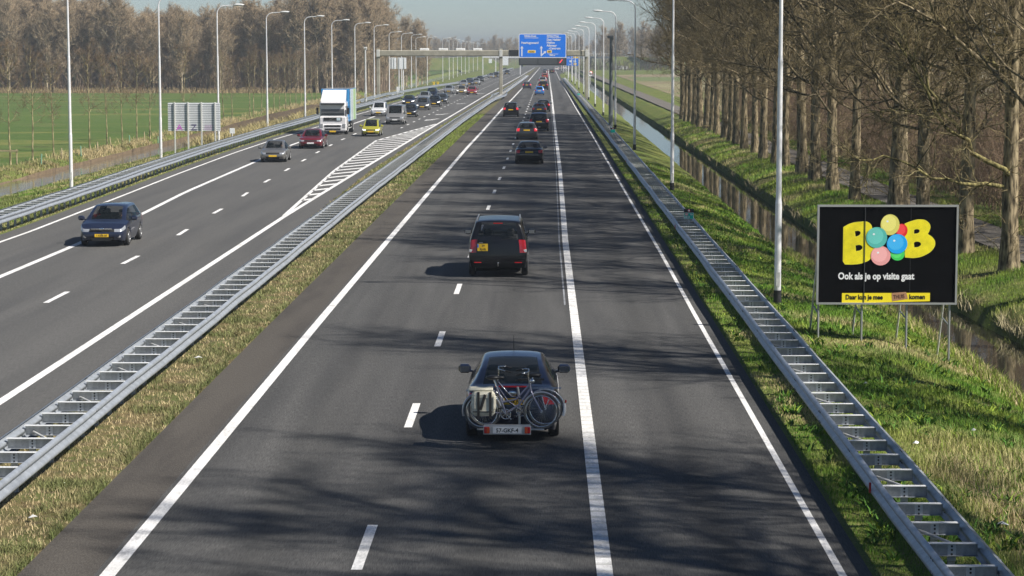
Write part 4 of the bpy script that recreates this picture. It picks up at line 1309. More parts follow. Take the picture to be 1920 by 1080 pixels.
def bicycle(label, X, Y, Z, flip, frame_col, lean, white_end):
    r = tag(empty('bicycle', (X, Y, Z)), label, 'bicycle', 'bicycles on the tail rack')
    r.scale = (flip, 1, 1)
    r.rotation_euler = (lean, 0, 0)
    fm = paint('bike_' + ('silver' if white_end == 0 else 'dark'), frame_col, .4, .3)
    Rw = .335
    for xc in (0.0, 1.10):
        b = MB(); b.ring((xc, 0, Rw), Rw - .015, .015, 'Y', 44, 8); w = b.build('wheel', mat('bike_tyre', (.10, .10, .098), .7), r)
        b = MB(); b.ring((xc, 0, Rw), Rw - .045, .013, 'Y', 44, 6); b.build('rim', M_CHROME, w)
        b = MB()
        for k in range(28):
            a = 2 * PI * k / 28
            b.tube([(xc + .02 * math.cos(a + 1.2), (.03 if k % 2 else -.03), Rw + .02 * math.sin(a + 1.2)), (xc + (Rw - .05) * math.cos(a), 0, Rw + (Rw - .05) * math.sin(a))], .0016, 3, cap=False)
        b.build('spokes', M_CHROME, w)
        b = MB(); b.tube([(xc, -.05, Rw), (xc, .05, Rw)], .022, 8); b.build('hub', M_ALU, w)
        b = MB(); a0, a1 = ((R(15), R(195)) if xc == 0 else (R(25), R(160)))
        b.ring((xc, 0, Rw), Rw + .02, .020, 'Y', 24, 6, 0, a0, a1, 1.0)
        b.build('mudguard', mat('mudguard_silver', (.5, .5, .52), .3, .7), r)
    if white_end:
        b = MB(); b.ring((0, 0, Rw), Rw + .026, .031, 'Y', 8, 6, 0, R(165), R(202)); b.build('mudguard_end', M_WHITE, r)
        b = MB(); b.box((-.385, 0, .47), (.03, .05, .06), bev=.01); b.build('reflector', M_TAIL, r)
    bbp, st, hd, hb_ = (.44, 0, .29), (.27, 0, .80), (.88, 0, .86), (.905, 0, .72)
    b = MB()
    b.tube([bbp, st], .018, 8); b.tube([hd, hb_], .021, 8)
    b.tube([(.90, 0, .76), (.70, 0, .47), bbp], .019, 8); b.tube([(.885, 0, .84), (.64, 0, .56), (.37, 0, .5)], .016, 8)
    for s in (-.055, .055):
        b.tube([bbp, (0, s, Rw)], .011, 6); b.tube([(.29, 0, .74), (0, s, Rw)], .009, 6)
        b.tube([hb_, (.95, s, .62), (1.10, s, Rw)], .013, 6)
    b.build('frame', fm, r)
    b = MB(); b.tube([st, (.22, 0, .93)], .013, 8); b.build('seat_post', M_CHROME, r)
    b = MB(); b.ell((.20, 0, .965), (.135, .09, .045), 0, 12, 6); b.ell((.32, 0, .965), (.1, .035, .03), 0, 10, 6); b.build('saddle', M_BLACK, r)
    b = MB(); b.tube([hd, (.86, 0, 1.0), (.87, 0, 1.06)], .013, 8)
    for s in (-1, 1): b.tube([(.87, 0, 1.06), (.87, s * .16, 1.10), (.78, s * .27, 1.09), (.66, s * .29, 1.06)], .011, 8)
    b.build('handlebar', M_CHROME, r)
    for s in (-1, 1):
        b = MB(); b.tube([(.74, s * .28, 1.08), (.63, s * .292, 1.055)], .017, 8); b.build('grip', M_BLACK, r)
    b = MB(); b.ell((.93, 0, .90), (.05, .045, .045), 0, 10, 8); b.build('lamp', M_CHROME, r)
    ch = MB(); ch.ring((.44, -.05, .29), .092, .008, 'Y', 24, 6)
    for k in range(5):
        a = 2 * PI * k / 5
        ch.box((.44 + .046 * math.cos(a), -.05, .29 + .046 * math.sin(a)), (.09, .008, .02), 0, Matrix.Rotation(-a, 3, 'Y'))
    ch.build('chainring', M_CHROME, r)
    for s in (-1, 1):
        b = MB(); e = (.44 + s * .10, s * .09, .29 - s * .13); b.tube([(.44, s * .06, .29), e], .011, 6); b.build('crank', M_CHROME, r)
        b = MB(); b.box((e[0], e[1] + s * .05, e[2]), (.09, .09, .025), bev=.006); b.build('pedal', M_BLACK, r)
    b = MB()
    for s in (-.06, .06):
        b.tube([(-.30, s, .72), (.24, s, .72)], .007, 6); b.tube([(-.16, s, .72), (0, s * 1.3, Rw)], .006, 6); b.tube([(.1, s, .72), (0, s * 1.3, Rw)], .006, 6)
    for k in range(4): b.tube([(-.28 + k * .15, -.06, .72), (-.28 + k * .15, .06, .72)], .006, 6)
    b.build('luggage_rack', M_CHROME, r)
    return r
NB = bicycle('silver step-through bicycle in front on the rack, cream pannier at its rear wheel', -1.14, RY + .0, .375, 1, (.22, .22, .30), .0, 0)
FB = bicycle('dark bicycle at the back of the rack facing left with white-ended mudguard', .03, RY + .27, .385, -1, (.03, .035, .06), .0, 1)
# pannier bag hanging at the rear wheel of the near bicycle
pn = tag(empty('pannier_bag', (-1.14, RY - .10, .70)), 'cream canvas pannier with dark straps hanging on the near bicycle', 'pannier')
M_CREAM = mat('cream_canvas', (.76, .71, .56), .85, noise=.25, scale=6, bump=.2)
b = MB(); b.box((.03, -.02, .17), (.44, .17, .46), bev=.06); b.build('bag', M_CREAM, pn)
b = MB(); b.box((.03, -.03, .33), (.42, .18, .16), 0, Matrix.Rotation(.12, 3, 'X'), bev=.05); b.build('flap', M_CREAM, pn)
for s in (-.17, .18):
    b = MB(); b.box((.04 + s, -.045, .20), (.09, .16, .30), bev=.04); b.build('side_pocket', M_CREAM, pn)
for s in (-.09, .13):
    b = MB(); b.box((.03 + s, -.118, .15), (.045, .025, .5)); b.build('strap', mat('strap_dark', (.035, .03, .025), .7), pn)
b = MB(); b.box((.03, -.115, .03), (.4, .02, .02)); b.box((.02, -.122, .21), (.05, .012, .3), 0, Matrix.Rotation(.3, 3, 'Y')); b.build('cord', mat('strap_dark', (.035, .03, .025), .7), pn)
b = MB(); b.box((-.02, .1, .43), (.45, .35, .04), bev=.015); b.build('top_panel', M_CREAM, pn)

# --- black boxy off-road car
x, y = G(934.5, 517, 0)
lr = make_car('offroad_car', S_LR, 'lr', P_BLACK, 'black boxy off-road car with tall red tail lights and yellow plate', 'car', x, y + .35, 0, OUT, clear=True, plates=(None, None))
yb = -S_LR['L'] / 2
b = MB(); b.box((0, 0, 0), (.34, .02, .235)); pl = b.build('number_plate', M_PLY, lr, (-.50, yb - .055, 1.0))
b = MB(); b.box((-.148, -.011, .05), (.04, .003, .11)); b.build('blue_band', M_SIGNB, pl)
text('39', .095, M_SIGNK, pl, (.02, -.013, .02), bold=.02, align='CENTER'); text('RJ-BL', .095, M_SIGNK, pl, (.02, -.013, -.095), bold=.02, align='CENTER')
for s in (-1, 1):
    b = MB(); b.box((s * .66, yb - .02, .50), (.24, .03, .035), bev=.008); b.build('reflector', M_TAIL, lr)
    b = MB(); b.tube([(s * .70, -1.9, 1.80), (s * .70, -1.8, 1.87), (s * .69, .1, 1.88), (s * .69, .25, 1.80)], .022, 8); b.build('roof_rail', mat('rail_grey', (.35, .36, .38), .3, .6), lr)
    b = MB(); b.box((s * .862, yb + .02, .88), (.15, .03, .09), bev=.01); b.build('reversing_light', M_WHITE, lr)
b = MB(); b.tube([(0, yb + .1, .42), (0, yb - .06, .40), (0, yb - .08, .46)], .022, 8); b.ell((0, yb - .08, .49), (.03, .03, .03)); b.build('tow_hook', M_CHROME, lr)
b = MB(); b.tube([(.05, yb - .02, 1.20), (.12, yb - .03, 1.26), (.42, yb + .02, 1.28)], .013, 6); b.build('rear_wiper', M_BLACK, lr)
b = MB(); b.poly([(-.62, yb - .052, 1.19), (.08, yb - .052, 1.19), (.16, yb - .03, 1.28), (-.0, yb - .02, 1.36), (-.62, yb - .02, 1.36)]); b.build('tailgate_panel', P_BLACK, lr)
b = MB(); b.box((-.55, yb - .06, 1.155), (.12, .01, .03)); b.build('name_badge', M_CHROME, lr)
b = MB(); b.box((0, yb + .12, 1.775), (.30, .03, .03)); b.build('brake_light', M_TAIL, lr)

# --- the rest of the outbound traffic
def out_car(px, py, S, key, pm, label, name='car', **k):
    xx, yy = G(px, py, 0)
    hd = (float(L_DASH(yy + 20)) - float(L_DASH(yy - 20))) / 40
    return make_car(name, S, key, pm, label, 'car', xx, yy + S['wr'], -math.atan(hd) if abs(hd) > 1e-4 else 0, OUT, **k)
sd = out_car(992.5, 307, S_SED, 'sed', P_BLACK, 'black saloon car with red tail lights, next ahead of the boxy off-road car', 'saloon_car', clear=True)
yb = -S_SED['L'] / 2
b = MB(); b.box((0, yb - .055, .62), (1.2, .02, .025)); b.build('chrome_strip', M_CHROME, sd)
out_car(988, 262, S_EST, 'est', P_DGREY, 'dark grey estate car just ahead of the black saloon', 'estate_car', lit=(1, 0), clear=True)
cv = out_car(1010.7, 246, S_CUV, 'cuv', P_BLACK, 'black crossover with silver rear band right of the grey estate', 'crossover_car')
b = MB(); b.box((0, -S_CUV['L'] / 2 - .06, .82), (1.1, .03, .06)); b.build('silver_band', M_CHROME, cv)
out_car(1011, 217, S_SED2, 'sed2', P_DGREY, 'dark saloon half hidden ahead of the black crossover', 'saloon_car', detail=1)
out_car(1018.6, 209.5, S_HAT, 'hat', P_BLACK, 'black hatchback third in the right queue under the overhead sign', 'hatchback_car', clear=True)
out_car(958, 219, S_MPV, 'mpv', P_BLACK, 'black people carrier driving on the left edge line', 'people_carrier', lit=(1, 0))
out_car(1011.5, 178.5, S_SML, 'sml', P_BLUE, 'bright blue small car heading away below the overhead sign', 'small_car', detail=1)
out_car(988, 167, S_HAT, 'hat', P_NAVY, 'dark blue hatchback alone in the left lane below the overhead sign', 'hatchback_car', lit=(1, 0), detail=1)
out_car(1019, 168.5, S_CUV, 'cuv', P_BLACK, 'dark car tucked just ahead of the bright blue small car', 'crossover_car', detail=0)
out_car(1017.5, 158.5, S_CUV, 'cuv', P_SILVER, 'far silver off-road car in the queue beyond the blue small car', 'crossover_car', detail=0)
out_car(1021.5, 148, S_HAT, 'hat', P_RED2, 'far reddish car in the queue beyond the silver off-road car', 'hatchback_car', detail=0)
out_car(1021, 143, S_MPV, 'mpv', P_GREY, 'far grey people carrier ahead of the reddish car', 'people_carrier', detail=0)
out_car(1022, 138, S_HAT, 'hat', P_NAVY, 'tiny dark car at the head of the far queue', 'hatchback_car', detail=0)
out_car(1034.5, 138, S_HAT, 'hat', P_BLACK, 'tiny dark car alone in the far right lane', 'hatchback_car', detail=0)
for k, (px, py, pm, lab) in enumerate([(1043.5, 132.3, P_WHITE, 'tiny pale car on the far exit, left of three'), (1050.5, 131, P_SILVER, 'tiny pale car on the far exit, middle of three'), (1058.5, 130.5, P_WHITE, 'tiny pale car on the far exit, right of three')]):
    out_car(px, py, S_HAT, 'hat', pm, lab, 'hatchback_car', detail=0)

# --- oncoming traffic
def in_car(px, py, S, key, pm, label, name='car', **k):
    xx, yy = G(px, py, 0)
    hd = (float(LD(yy + 12)) - float(LD(yy - 4))) / 16
    hd = max(min(hd, .05), -.05)
    k.setdefault('lit', (0, 0))
    return make_car(name, S, key, pm, label, 'car', xx, yy + S['wr'], PI - math.atan(hd), INB, **k)
fo = in_car(194.5, 461, S_FOC, 'foc', P_NAVY, 'dark blue hatchback oncoming at left, nearest car of that carriageway', 'hatchback_car', clear=True, text_front='1-KBB-60')
f2 = S_FOC['L'] / 2
b = MB(); b.box((0, f2 + .045, .69), (.78, .02, .03)); b.ell((0, f2 + .06, .69), (.1, .012, .045), 0, 14, 6); b.build('grille_badge', M_CHROME, fo)
b = MB(); b.poly([(-.44, f2 + .05, .36), (.44, f2 + .05, .36), (.36, f2 + .048, .24), (-.36, f2 + .048, .24)]); b.build('lower_grille', M_GRILLE, fo)
for s in (-1, 1):
    b = MB(); b.lathe((s * .64, f2 - .03, .40), [(0, .02), (.06, .02), (.07, 0)], 'Y', 14); b.build('fog_lamp', mat('fog_glass', (.3, .3, .3), .2), fo)
in_car(512, 304, S_SED2, 'sed2', P_GREY, 'grey saloon oncoming behind the dark blue hatchback', 'saloon_car', clear=True)
in_car(583, 278.5, S_SED, 'sedr', P_RED, 'dark red saloon oncoming just in front of the truck', 'saloon_car', clear=True, plates=(M_PLW, M_PLY))
in_car(695.5, 256, S_SML, 'sml', P_LIME, 'yellow-green small car oncoming right of the truck', 'small_car', lit=(0, 1))
in_car(741, 233.5, S_VAN, 'van', P_GREYL, 'grey delivery van oncoming behind the yellow-green car', 'van', clear=True, plates=(M_PLW, M_PLY))
in_car(710, 218, S_MPV, 'mpv', P_WHITE, 'white people carrier oncoming left of the grey van', 'people_carrier')
in_car(767.5, 219.5, S_HAT, 'hat', P_BLACK, 'black hatchback oncoming right of the grey van', 'hatchback_car')
in_car(766, 198, S_SED2, 'sed2', P_NAVY, 'dark saloon oncoming above the grey van', 'saloon_car', lit=(0, 1), detail=1)
in_car(792, 206.5, S_MPV, 'mpv', P_GREY2, 'grey people carrier oncoming with silver car close behind', 'people_carrier', lit=(0, 1), detail=1)
in_car(814, 200, S_HAT, 'hat', P_BLACK, 'black hatchback oncoming right of the grey people carrier', 'hatchback_car', lit=(0, 1), detail=1)
in_car(827.5, 194.5, S_EST, 'est', P_DGREY, 'dark estate oncoming in the ending lane beside the lane dashes', 'estate_car', detail=1)
in_car(795.5, 190, S_EST, 'est', P_SILVER, 'silver car half hidden behind the grey people carrier', 'estate_car', detail=1)
in_car(809.5, 184, S_MPV, 'mpv', P_NAVY, 'dark blue car behind the half hidden silver car', 'people_carrier', detail=1)
in_car(841.5, 175.5, S_HAT, 'hat', P_SILVER, 'pale silver car oncoming in the left lane, leftmost of the middle cluster', 'hatchback_car', detail=1)
in_car(865.5, 176.5, S_EST, 'est', P_BEIGE, 'beige car oncoming left of the bright red one', 'estate_car', lit=(0, 1), detail=1)
in_car(885, 178, S_HAT, 'hat', P_RED2, 'bright red car oncoming right of the beige one', 'hatchback_car', detail=1)
for k, (px, py, S, key, pm, lab) in enumerate([(869.5, 163, S_HAT, 'hat', P_SILVER, 'small silver roofed car behind the beige car'), (880, 160.5, S_MPV, 'mpv', P_NAVY, 'small dark blue car behind the red car'), (893, 159, S_HAT, 'hat', P_SILVER, 'small silver car right of the small dark blue one'),
                                               (900, 153.5, S_HAT, 'hat', P_BLACK, 'small black car behind the small silver car'), (921, 147, S_HAT, 'hat', P_SILVER, 'far pale car left of the central gantry leg'), (929.5, 145.5, S_MPV, 'mpv', P_BLACK, 'far dark car touching the central gantry leg'), (950.5, 140, S_HAT, 'hat', P_BLACK, 'far dark car just right of the central gantry leg'), (946, 134.5, S_HAT, 'hat', P_GREY, 'tiny grey car farthest on the inbound carriageway')]):
    in_car(px, py, S, key, pm, lab, 'hatchback_car', detail=0)

# --- truck
x, y = G(626, 252, 0)
hd = (float(LD(y + 12)) - float(LD(y - 4))) / 16
tr = tag(empty('box_truck', (x, y + .55, 0), PI - math.atan(hd)), 'white-cabbed box truck with blue and white cargo body oncoming', 'truck')
M_TW = paint('truck_white', (.72, .71, .72)); M_TB = paint('truck_blue', (.01, .22, .52), 0, .4); M_TG = mat('box_green', (.30, .42, .22), .5); M_TS = mat('box_pale', (.52, .62, .66), .45)
# local: +Y forward, front axle at y = 0
def cab_section(y_, z0, z1, hw): return [(-hw, y_, z0), (hw, y_, z0), (hw, y_, z1), (-hw, y_, z1)]
b = MB(); b.box((0, .35, 1.12), (2.42, 2.1, 1.0), bev=.1)
b.box((0, .32, 2.2), (2.36, 1.95, 1.5), bev=.16); b.build('cab', M_TW, tr)
b = MB(); b.poly([(-1.05, 1.305, 1.72), (1.05, 1.305, 1.72), (1.0, 1.255, 2.62), (-1.0, 1.255, 2.62)], 0, (0, .02, 0)); b.build('windscreen', M_GLASS, tr)
for s in (-1, 1):
    b = MB(); b.box((s * 1.182, .55, 2.15), (.02, .95, .72), bev=.008); b.build('side_window', M_GLASS, tr)
b = MB(); b.box((0, 1.42, 2.72), (2.1, .30, .14), 0, Matrix.Rotation(-.25, 3, 'X'), bev=.03); b.build('sun_visor', mat('visor_dark', (.06, .065, .07), .3), tr)
b = MB(); b.box((0, 1.43, .62), (2.46, .24, .62), bev=.09); b.build('bumper', M_TW, tr)
b = MB(); b.box((.0, 1.425, 1.38), (1.6, .04, .30), bev=.02); b.box((0, 1.56, .78), (1.45, .03, .17), bev=.01); b.box((0, 1.56, .50), (1.4, .03, .15), bev=.01); b.build('grille', M_GRILLE, tr)
b = MB(); b.box((-.52, 1.45, 1.38), (.34, .03, .24), 0); b.build('grille_plate', M_TS, tr)
b = MB(); b.box((.1, 1.455, 1.38), (.5, .02, .03), 0, Matrix.Rotation(.5, 3, 'Y')); b.build('badge', M_CHROME, tr)
for s in (-1, 1):
    b = MB(); b.box((s * 1.0, 1.53, .78), (.30, .08, .40), bev=.05); b.build('headlight', mat('truck_lamp', (.35, .36, .38), .15, .4, coat=1), tr)
    b = MB(); b.box((s * 1.36, 1.30, 2.1), (.2, .14, .62), bev=.04); b.box((s * 1.28, 1.22, 2.5), (.3, .04, .04)); b.build('mirror', M_BLACK, tr)
    b = MB(); b.tube([(s * .15, 1.335, 1.74), (s * .62, 1.325, 1.86)], .016, 6); b.build('wiper', M_BLACK, tr)
b = MB(); b.box((0, 1.57, .30), (.56, .02, .13)); b.build('number_plate', M_PLY, tr)
b = MB(); b.poly([(-1.12, .95, 2.95), (1.12, .95, 2.95), (1.05, -.62, 3.92), (-1.05, -.62, 3.92)]); b.poly([(-1.12, .95, 2.95), (-1.05, -.62, 3.92), (-1.05, -.62, 2.95)]); b.poly([(1.12, .95, 2.95), (1.05, -.62, 3.92), (1.05, -.62, 2.95)])
b.poly([(-1.12, .95, 2.95), (1.12, .95, 2.95), (1.12, .95, 2.85), (-1.12, .95, 2.85)])
b.build('roof_deflector', M_TW, tr)
b = MB(); b.box((0, -4.3, 2.55), (2.5, 7.1, 2.9), bev=.03); b.build('cargo_box', M_TB, tr)
for (y0, y1, mm, nm) in ((-1.3, -2.2, M_TB, 'b'), (-2.2, -3.2, M_TS, 's'), (-3.2, -4.1, M_TW, 'w'), (-4.1, -4.9, M_TS, 's'), (-4.9, -7.3, M_TG, 'g'), (-7.3, -7.8, M_TS, 's')):
    if nm == 'b': continue
    for s in (-1, 1):
        q = MB(); q.box((s * 1.253, (y0 + y1) / 2, 2.55), (.006, y0 - y1, 2.8)); q.build('side_panel', mm, tr)
q = MB(); q.box((0, -4.3, 4.008), (2.4, 7.0, .012)); q.build('roof_panel', M_TW, tr)
b = MB()
b.box((.0, -.735, 3.86), (1.5, .02, .13)); b.build('top_band', M_TW, tr)
b = MB(); b.box((0, -3.6, .85), (.9, 8.2, .24)); b.box((0, -3.2, .8), (2.3, 1.3, .55)); b.build('chassis', M_DARK, tr)
twm, trm = wheel_mesh(.5, .3)
for (yy, xs) in ((0, 1.06), (-5.2, 1.06), (-5.2, .72)):
    for s in (-1, 1):
        w = link('wheel', twm, tr, (s * xs, yy, .5)); link('rim', trm, w)
for s in (-1, 1):
    b = MB(); b.box((s * 1.1, -2.8, .75), (.06, 3.2, .12)); b.box((s * 1.1, -2.8, .5), (.06, 3.2, .1)); b.build('side_guard', M_STEELD, tr)

# --- drivers: one seated figure, copied into the cars whose windscreens show one
def driver_mesh():
    V = [(0, 0, .12), (0, -.04, .34), (0, -.06, .56), (0, -.03, .68), (0, 0, .80), (0, .015, .90)]
    rad = [.15, .145, .165, .06, .085, .07]
    E = [(0, 1), (1, 2), (2, 3), (3, 4), (4, 5)]
    for s in (-1, 1):
        b0 = len(V)
        V += [(s * .17, -.05, .57), (s * .24, .10, .40), (s * .17, .33, .46), (s * .165, .39, .49)]; rad += [.062, .047, .036, .03]
        E += [(2, b0), (b0, b0 + 1), (b0 + 1, b0 + 2), (b0 + 2, b0 + 3)]
        for k in range(4):
            c0 = len(V); ln = (.032, .038, .036, .028)[k]
            V += [(s * (.185 - .02 * k), .425, .50 + .004 * k), (s * (.18 - .02 * k), .425 + ln * .6, .485), (s * (.175 - .02 * k), .42 + ln * .5, .462)]; rad += [.0095, .009, .008]
            E += [(b0 + 3, c0), (c0, c0 + 1), (c0 + 1, c0 + 2)]
        c0 = len(V); V += [(s * .135, .40, .485), (s * .125, .43, .478)]; rad += [.011, .009]; E += [(b0 + 3, c0), (c0, c0 + 1)]
        b1 = len(V); V += [(s * .09, .05, .10), (s * .12, .48, .14), (s * .12, .62, -.15)]; rad += [.085, .06, .05]; E += [(0, b1), (b1, b1 + 1), (b1 + 1, b1 + 2)]
    me = bpy.data.meshes.new('person'); me.from_pydata(V, E, [])
    o = bpy.data.objects.new('person', me); COL.objects.link(o)
    md = o.modifiers.new('k', 'SKIN')
    for i, v in enumerate(me.skin_vertices[0].data): v.radius = (rad[i], rad[i] * (.72 if i in (1, 2) else 1)); v.use_root = (i == 0)
    s2 = o.modifiers.new('s', 'SUBSURF'); s2.levels = 2
    out = evaluated(o); bpy.data.objects.remove(o)
    out.name = 'person'
    return out
DRV = driver_mesh()
M_SKIN = mat('skin', (.50, .30, .21), .55); M_HAIR = mat('hair_brown', (.05, .03, .018), .8)
def driver(carobj, S, label, cloth, side=-1):
    me = DRV.copy()
    me.materials.clear(); me.materials.append(mat('cloth_' + cloth[0], cloth[1], .85)); me.materials.append(M_SKIN)
    v = [p.center for p in me.polygons]
    me.polygons.foreach_set('material_index', [1 if (c.z > .70 or (c.y > .30 and c.z > .4)) else 0 for c in v])
    me.polygons.foreach_set('use_smooth', [True] * len(me.polygons))
    M = Matrix.Rotation(carobj.rotation_euler.z, 4, 'Z')
    p = carobj.location + M @ Vector((side * .38, .12, .30 + (S['H'] - 1.45) * .5))
    o = link('person', me, None, p, (0, 0, carobj.rotation_euler.z)); tag(o, label, 'person', 'people in the oncoming cars')
    b = MB(); b.ell((0, -.02, .885), (.088, .10, .075), 0, 12, 8); b.ell((0, -.06, .84), (.083, .06, .08), 0, 12, 8); b.build('hair', M_HAIR, o)
    b = MB()
    b.ell((0, .088, .82), (.012, .02, .022), 0, 8, 6)
    for s in (-1, 1): b.ell((s * .085, .0, .825), (.012, .022, .032), 0, 8, 6)
    b.build('nose_and_ears', M_SKIN, o)
    b = MB()
    for s in (-1, 1): b.ell((s * .033, .078, .845), (.013, .008, .008), 0, 8, 6)
    b.box((0, .083, .778), (.045, .008, .01)); b.build('eyes_and_mouth', mat('face_dark', (.08, .03, .03), .6), o)
byname = {o['label']: o for o in COL.objects if 'label' in o.keys()}
for lab, S, txt, cl in (('dark blue hatchback oncoming at left, nearest car of that carriageway', S_FOC, 'driver in a dark top at the wheel of the dark blue hatchback', ('dark', (.03, .03, .035))),
                        ('grey saloon oncoming behind the dark blue hatchback', S_SED2, 'driver in a grey top at the wheel of the grey saloon', ('grey', (.12, .12, .12))),
                        ('dark red saloon oncoming just in front of the truck', S_SED, 'driver in a dark top at the wheel of the dark red saloon', ('dark', (.03, .03, .035))),
                        ('grey delivery van oncoming behind the yellow-green car', S_VAN, 'driver in a pale top at the wheel of the grey van', ('pale', (.45, .42, .36)))):
    driver(byname[lab], S, txt, cl)
# ------------------------------------------------------------------ trees (bare, early spring)
def norm(v): return v / np.maximum(np.linalg.norm(v, axis=-1, keepdims=True), 1e-9)
def grow_branches(p, d, L, nseg, up, wob, rng, droop=0.0):
    pts = [p]
    for k in range(nseg):
        d = norm(d + rng.normal(0, wob, d.shape) + np.array([0, 0, up - droop * k]))
        p = p + d * (L / nseg)[:, None]
        pts.append(p)
    return np.stack(pts, 1)
def spawn(P, per, t0, t1, a0, a1, rng):
    n, k, _ = P.shape
    t = rng.uniform(t0, t1, (n, per)) * (k - 1)
    i = np.minimum(t.astype(int), k - 2); fr = (t - i)[..., None]
    rows = np.arange(n)[:, None]
    q = P[rows, i] * (1 - fr) + P[rows, i + 1] * fr
    d = norm(P[rows, i + 1] - P[rows, i])
    r = rng.normal(0, 1, d.shape); r = norm(r - d * (r * d).sum(-1, keepdims=True))
    a = np.radians(rng.uniform(a0, a1, (n, per)))[..., None]
    return q.reshape(-1, 3), norm(d * np.cos(a) + r * np.sin(a)).reshape(-1, 3), (t / (k - 1)).reshape(-1)
def sweep(P, r0, r1, n):
    """tapered n-sided tubes along P (N,k,3); returns V, quads (r1 == 0: last ring is tiny)"""
    N, k, _ = P.shape
    d = np.empty_like(P); d[:, 1:-1] = P[:, 2:] - P[:, :-2]; d[:, 0] = P[:, 1] - P[:, 0]; d[:, -1] = P[:, -1] - P[:, -2]
    d = norm(d)
    ref = np.where(np.abs(d[..., 2:3]) > .9, np.array([1., 0, 0]), np.array([0, 0, 1.]))
    u = norm(np.cross(d, ref)); w = np.cross(d, u)
    t = np.linspace(0, 1, k)[None, :]
    r = (np.asarray(r0)[:, None] * (1 - t) + np.asarray(r1)[:, None] * t)[..., None]
    ring = [P + (u * math.cos(2 * PI * j / n) + w * math.sin(2 * PI * j / n)) * r for j in range(n)]
    V = np.stack(ring, 2).reshape(-1, 3)
    i = np.arange(N * k * n).reshape(N, k, n)
    a = i[:, :-1, :]; b = np.roll(a, -1, 2); c = i[:, 1:, :]; e = np.roll(c, -1, 2)
    return V, np.stack([a, b, e, c], -1).reshape(-1, 4)
def spikes(p, d, L, w, rng):
    """thin three-sided twigs"""
    N = len(p)
    r = rng.normal(0, 1, d.shape); u = norm(r - d * (r * d).sum(-1, keepdims=True)); v = np.cross(d, u)
    V = np.empty((N, 4, 3))
    for j in range(3):
        V[:, j] = p + (u * math.cos(2.094 * j) + v * math.sin(2.094 * j)) * w[:, None]
    V[:, 3] = p + d * L[:, None]
    i = np.arange(N) * 4
    T = np.concatenate([np.stack([i + a, i + b, i + 3], -1) for a, b in ((0, 1), (1, 2), (2, 0))])
    return V.reshape(-1, 3), T
class Acc:
    def __init__(s): s.V, s.Q, s.T, s.C, s.n = [], [], [], [], 0
    def q(s, V, Qd, c):
        s.V.append(V); s.Q.append(Qd + s.n); s.C.append(np.broadcast_to(np.asarray(c, dtype=float), (len(V), 3))); s.n += len(V)
    def t(s, V, Td, c):
        s.V.append(V); s.T.append(Td + s.n); s.C.append(np.broadcast_to(np.asarray(c, dtype=float), (len(V), 3))); s.n += len(V)
    def mesh(s, name, m, smooth=True):
        Fs = [np.concatenate(x) for x in (s.Q, s.T) if x]
        return np_mesh(name, np.concatenate(s.V), Fs, m, smooth, np.concatenate(s.C))

def attr_mat(name, rough=.85, bump=0.0, spec=.15, noise=0.0, trans=0.0):
    m = bpy.data.materials.new(name); m.use_nodes = True
    n, l = m.node_tree.nodes, m.node_tree.links
    b = n['Principled BSDF']; b.inputs['Roughness'].default_value = rough; b.inputs['Specular IOR Level'].default_value = spec
    a = n.new('ShaderNodeAttribute'); a.attribute_name = 'Col'
    out = a.outputs['Color']
    if noise or bump:
        tc = n.new('ShaderNodeTexCoord'); mp = n.new('ShaderNodeMapping'); mp.inputs['Scale'].default_value = (1, 1, .22)
        z = n.new('ShaderNodeTexNoise'); z.inputs['Scale'].default_value = 9; z.inputs['Detail'].default_value = 6
        l.new(tc.outputs['Object'], mp.inputs['Vector']); l.new(mp.outputs['Vector'], z.inputs['Vector'])
        if noise:
            rp = n.new('ShaderNodeMapRange'); rp.inputs['From Min'].default_value = .35; rp.inputs['From Max'].default_value = .65
            rp.inputs['To Min'].default_value = 1 - noise; rp.inputs['To Max'].default_value = 1 + noise
            l.new(z.outputs['Fac'], rp.inputs['Value'])
            v = n.new('ShaderNodeVectorMath'); v.operation = 'SCALE'; l.new(out, v.inputs[0]); l.new(rp.outputs[0], v.inputs['Scale']); out = v.outputs['Vector']
        if bump:
            bp = n.new('ShaderNodeBump'); bp.inputs['Strength'].default_value = bump; bp.inputs['Distance'].default_value = .04
            l.new(z.outputs['Fac'], bp.inputs['Height']); l.new(bp.outputs['Normal'], b.inputs['Normal'])
    l.new(out, b.inputs['Base Color'])
    return m
M_TRUNK = attr_mat('tree_bark', .95, 1.0, .08, .75)
M_TWIG = attr_mat('tree_twigs', .85)
M_BLADE = attr_mat('grass_blades', .75, spec=.2)

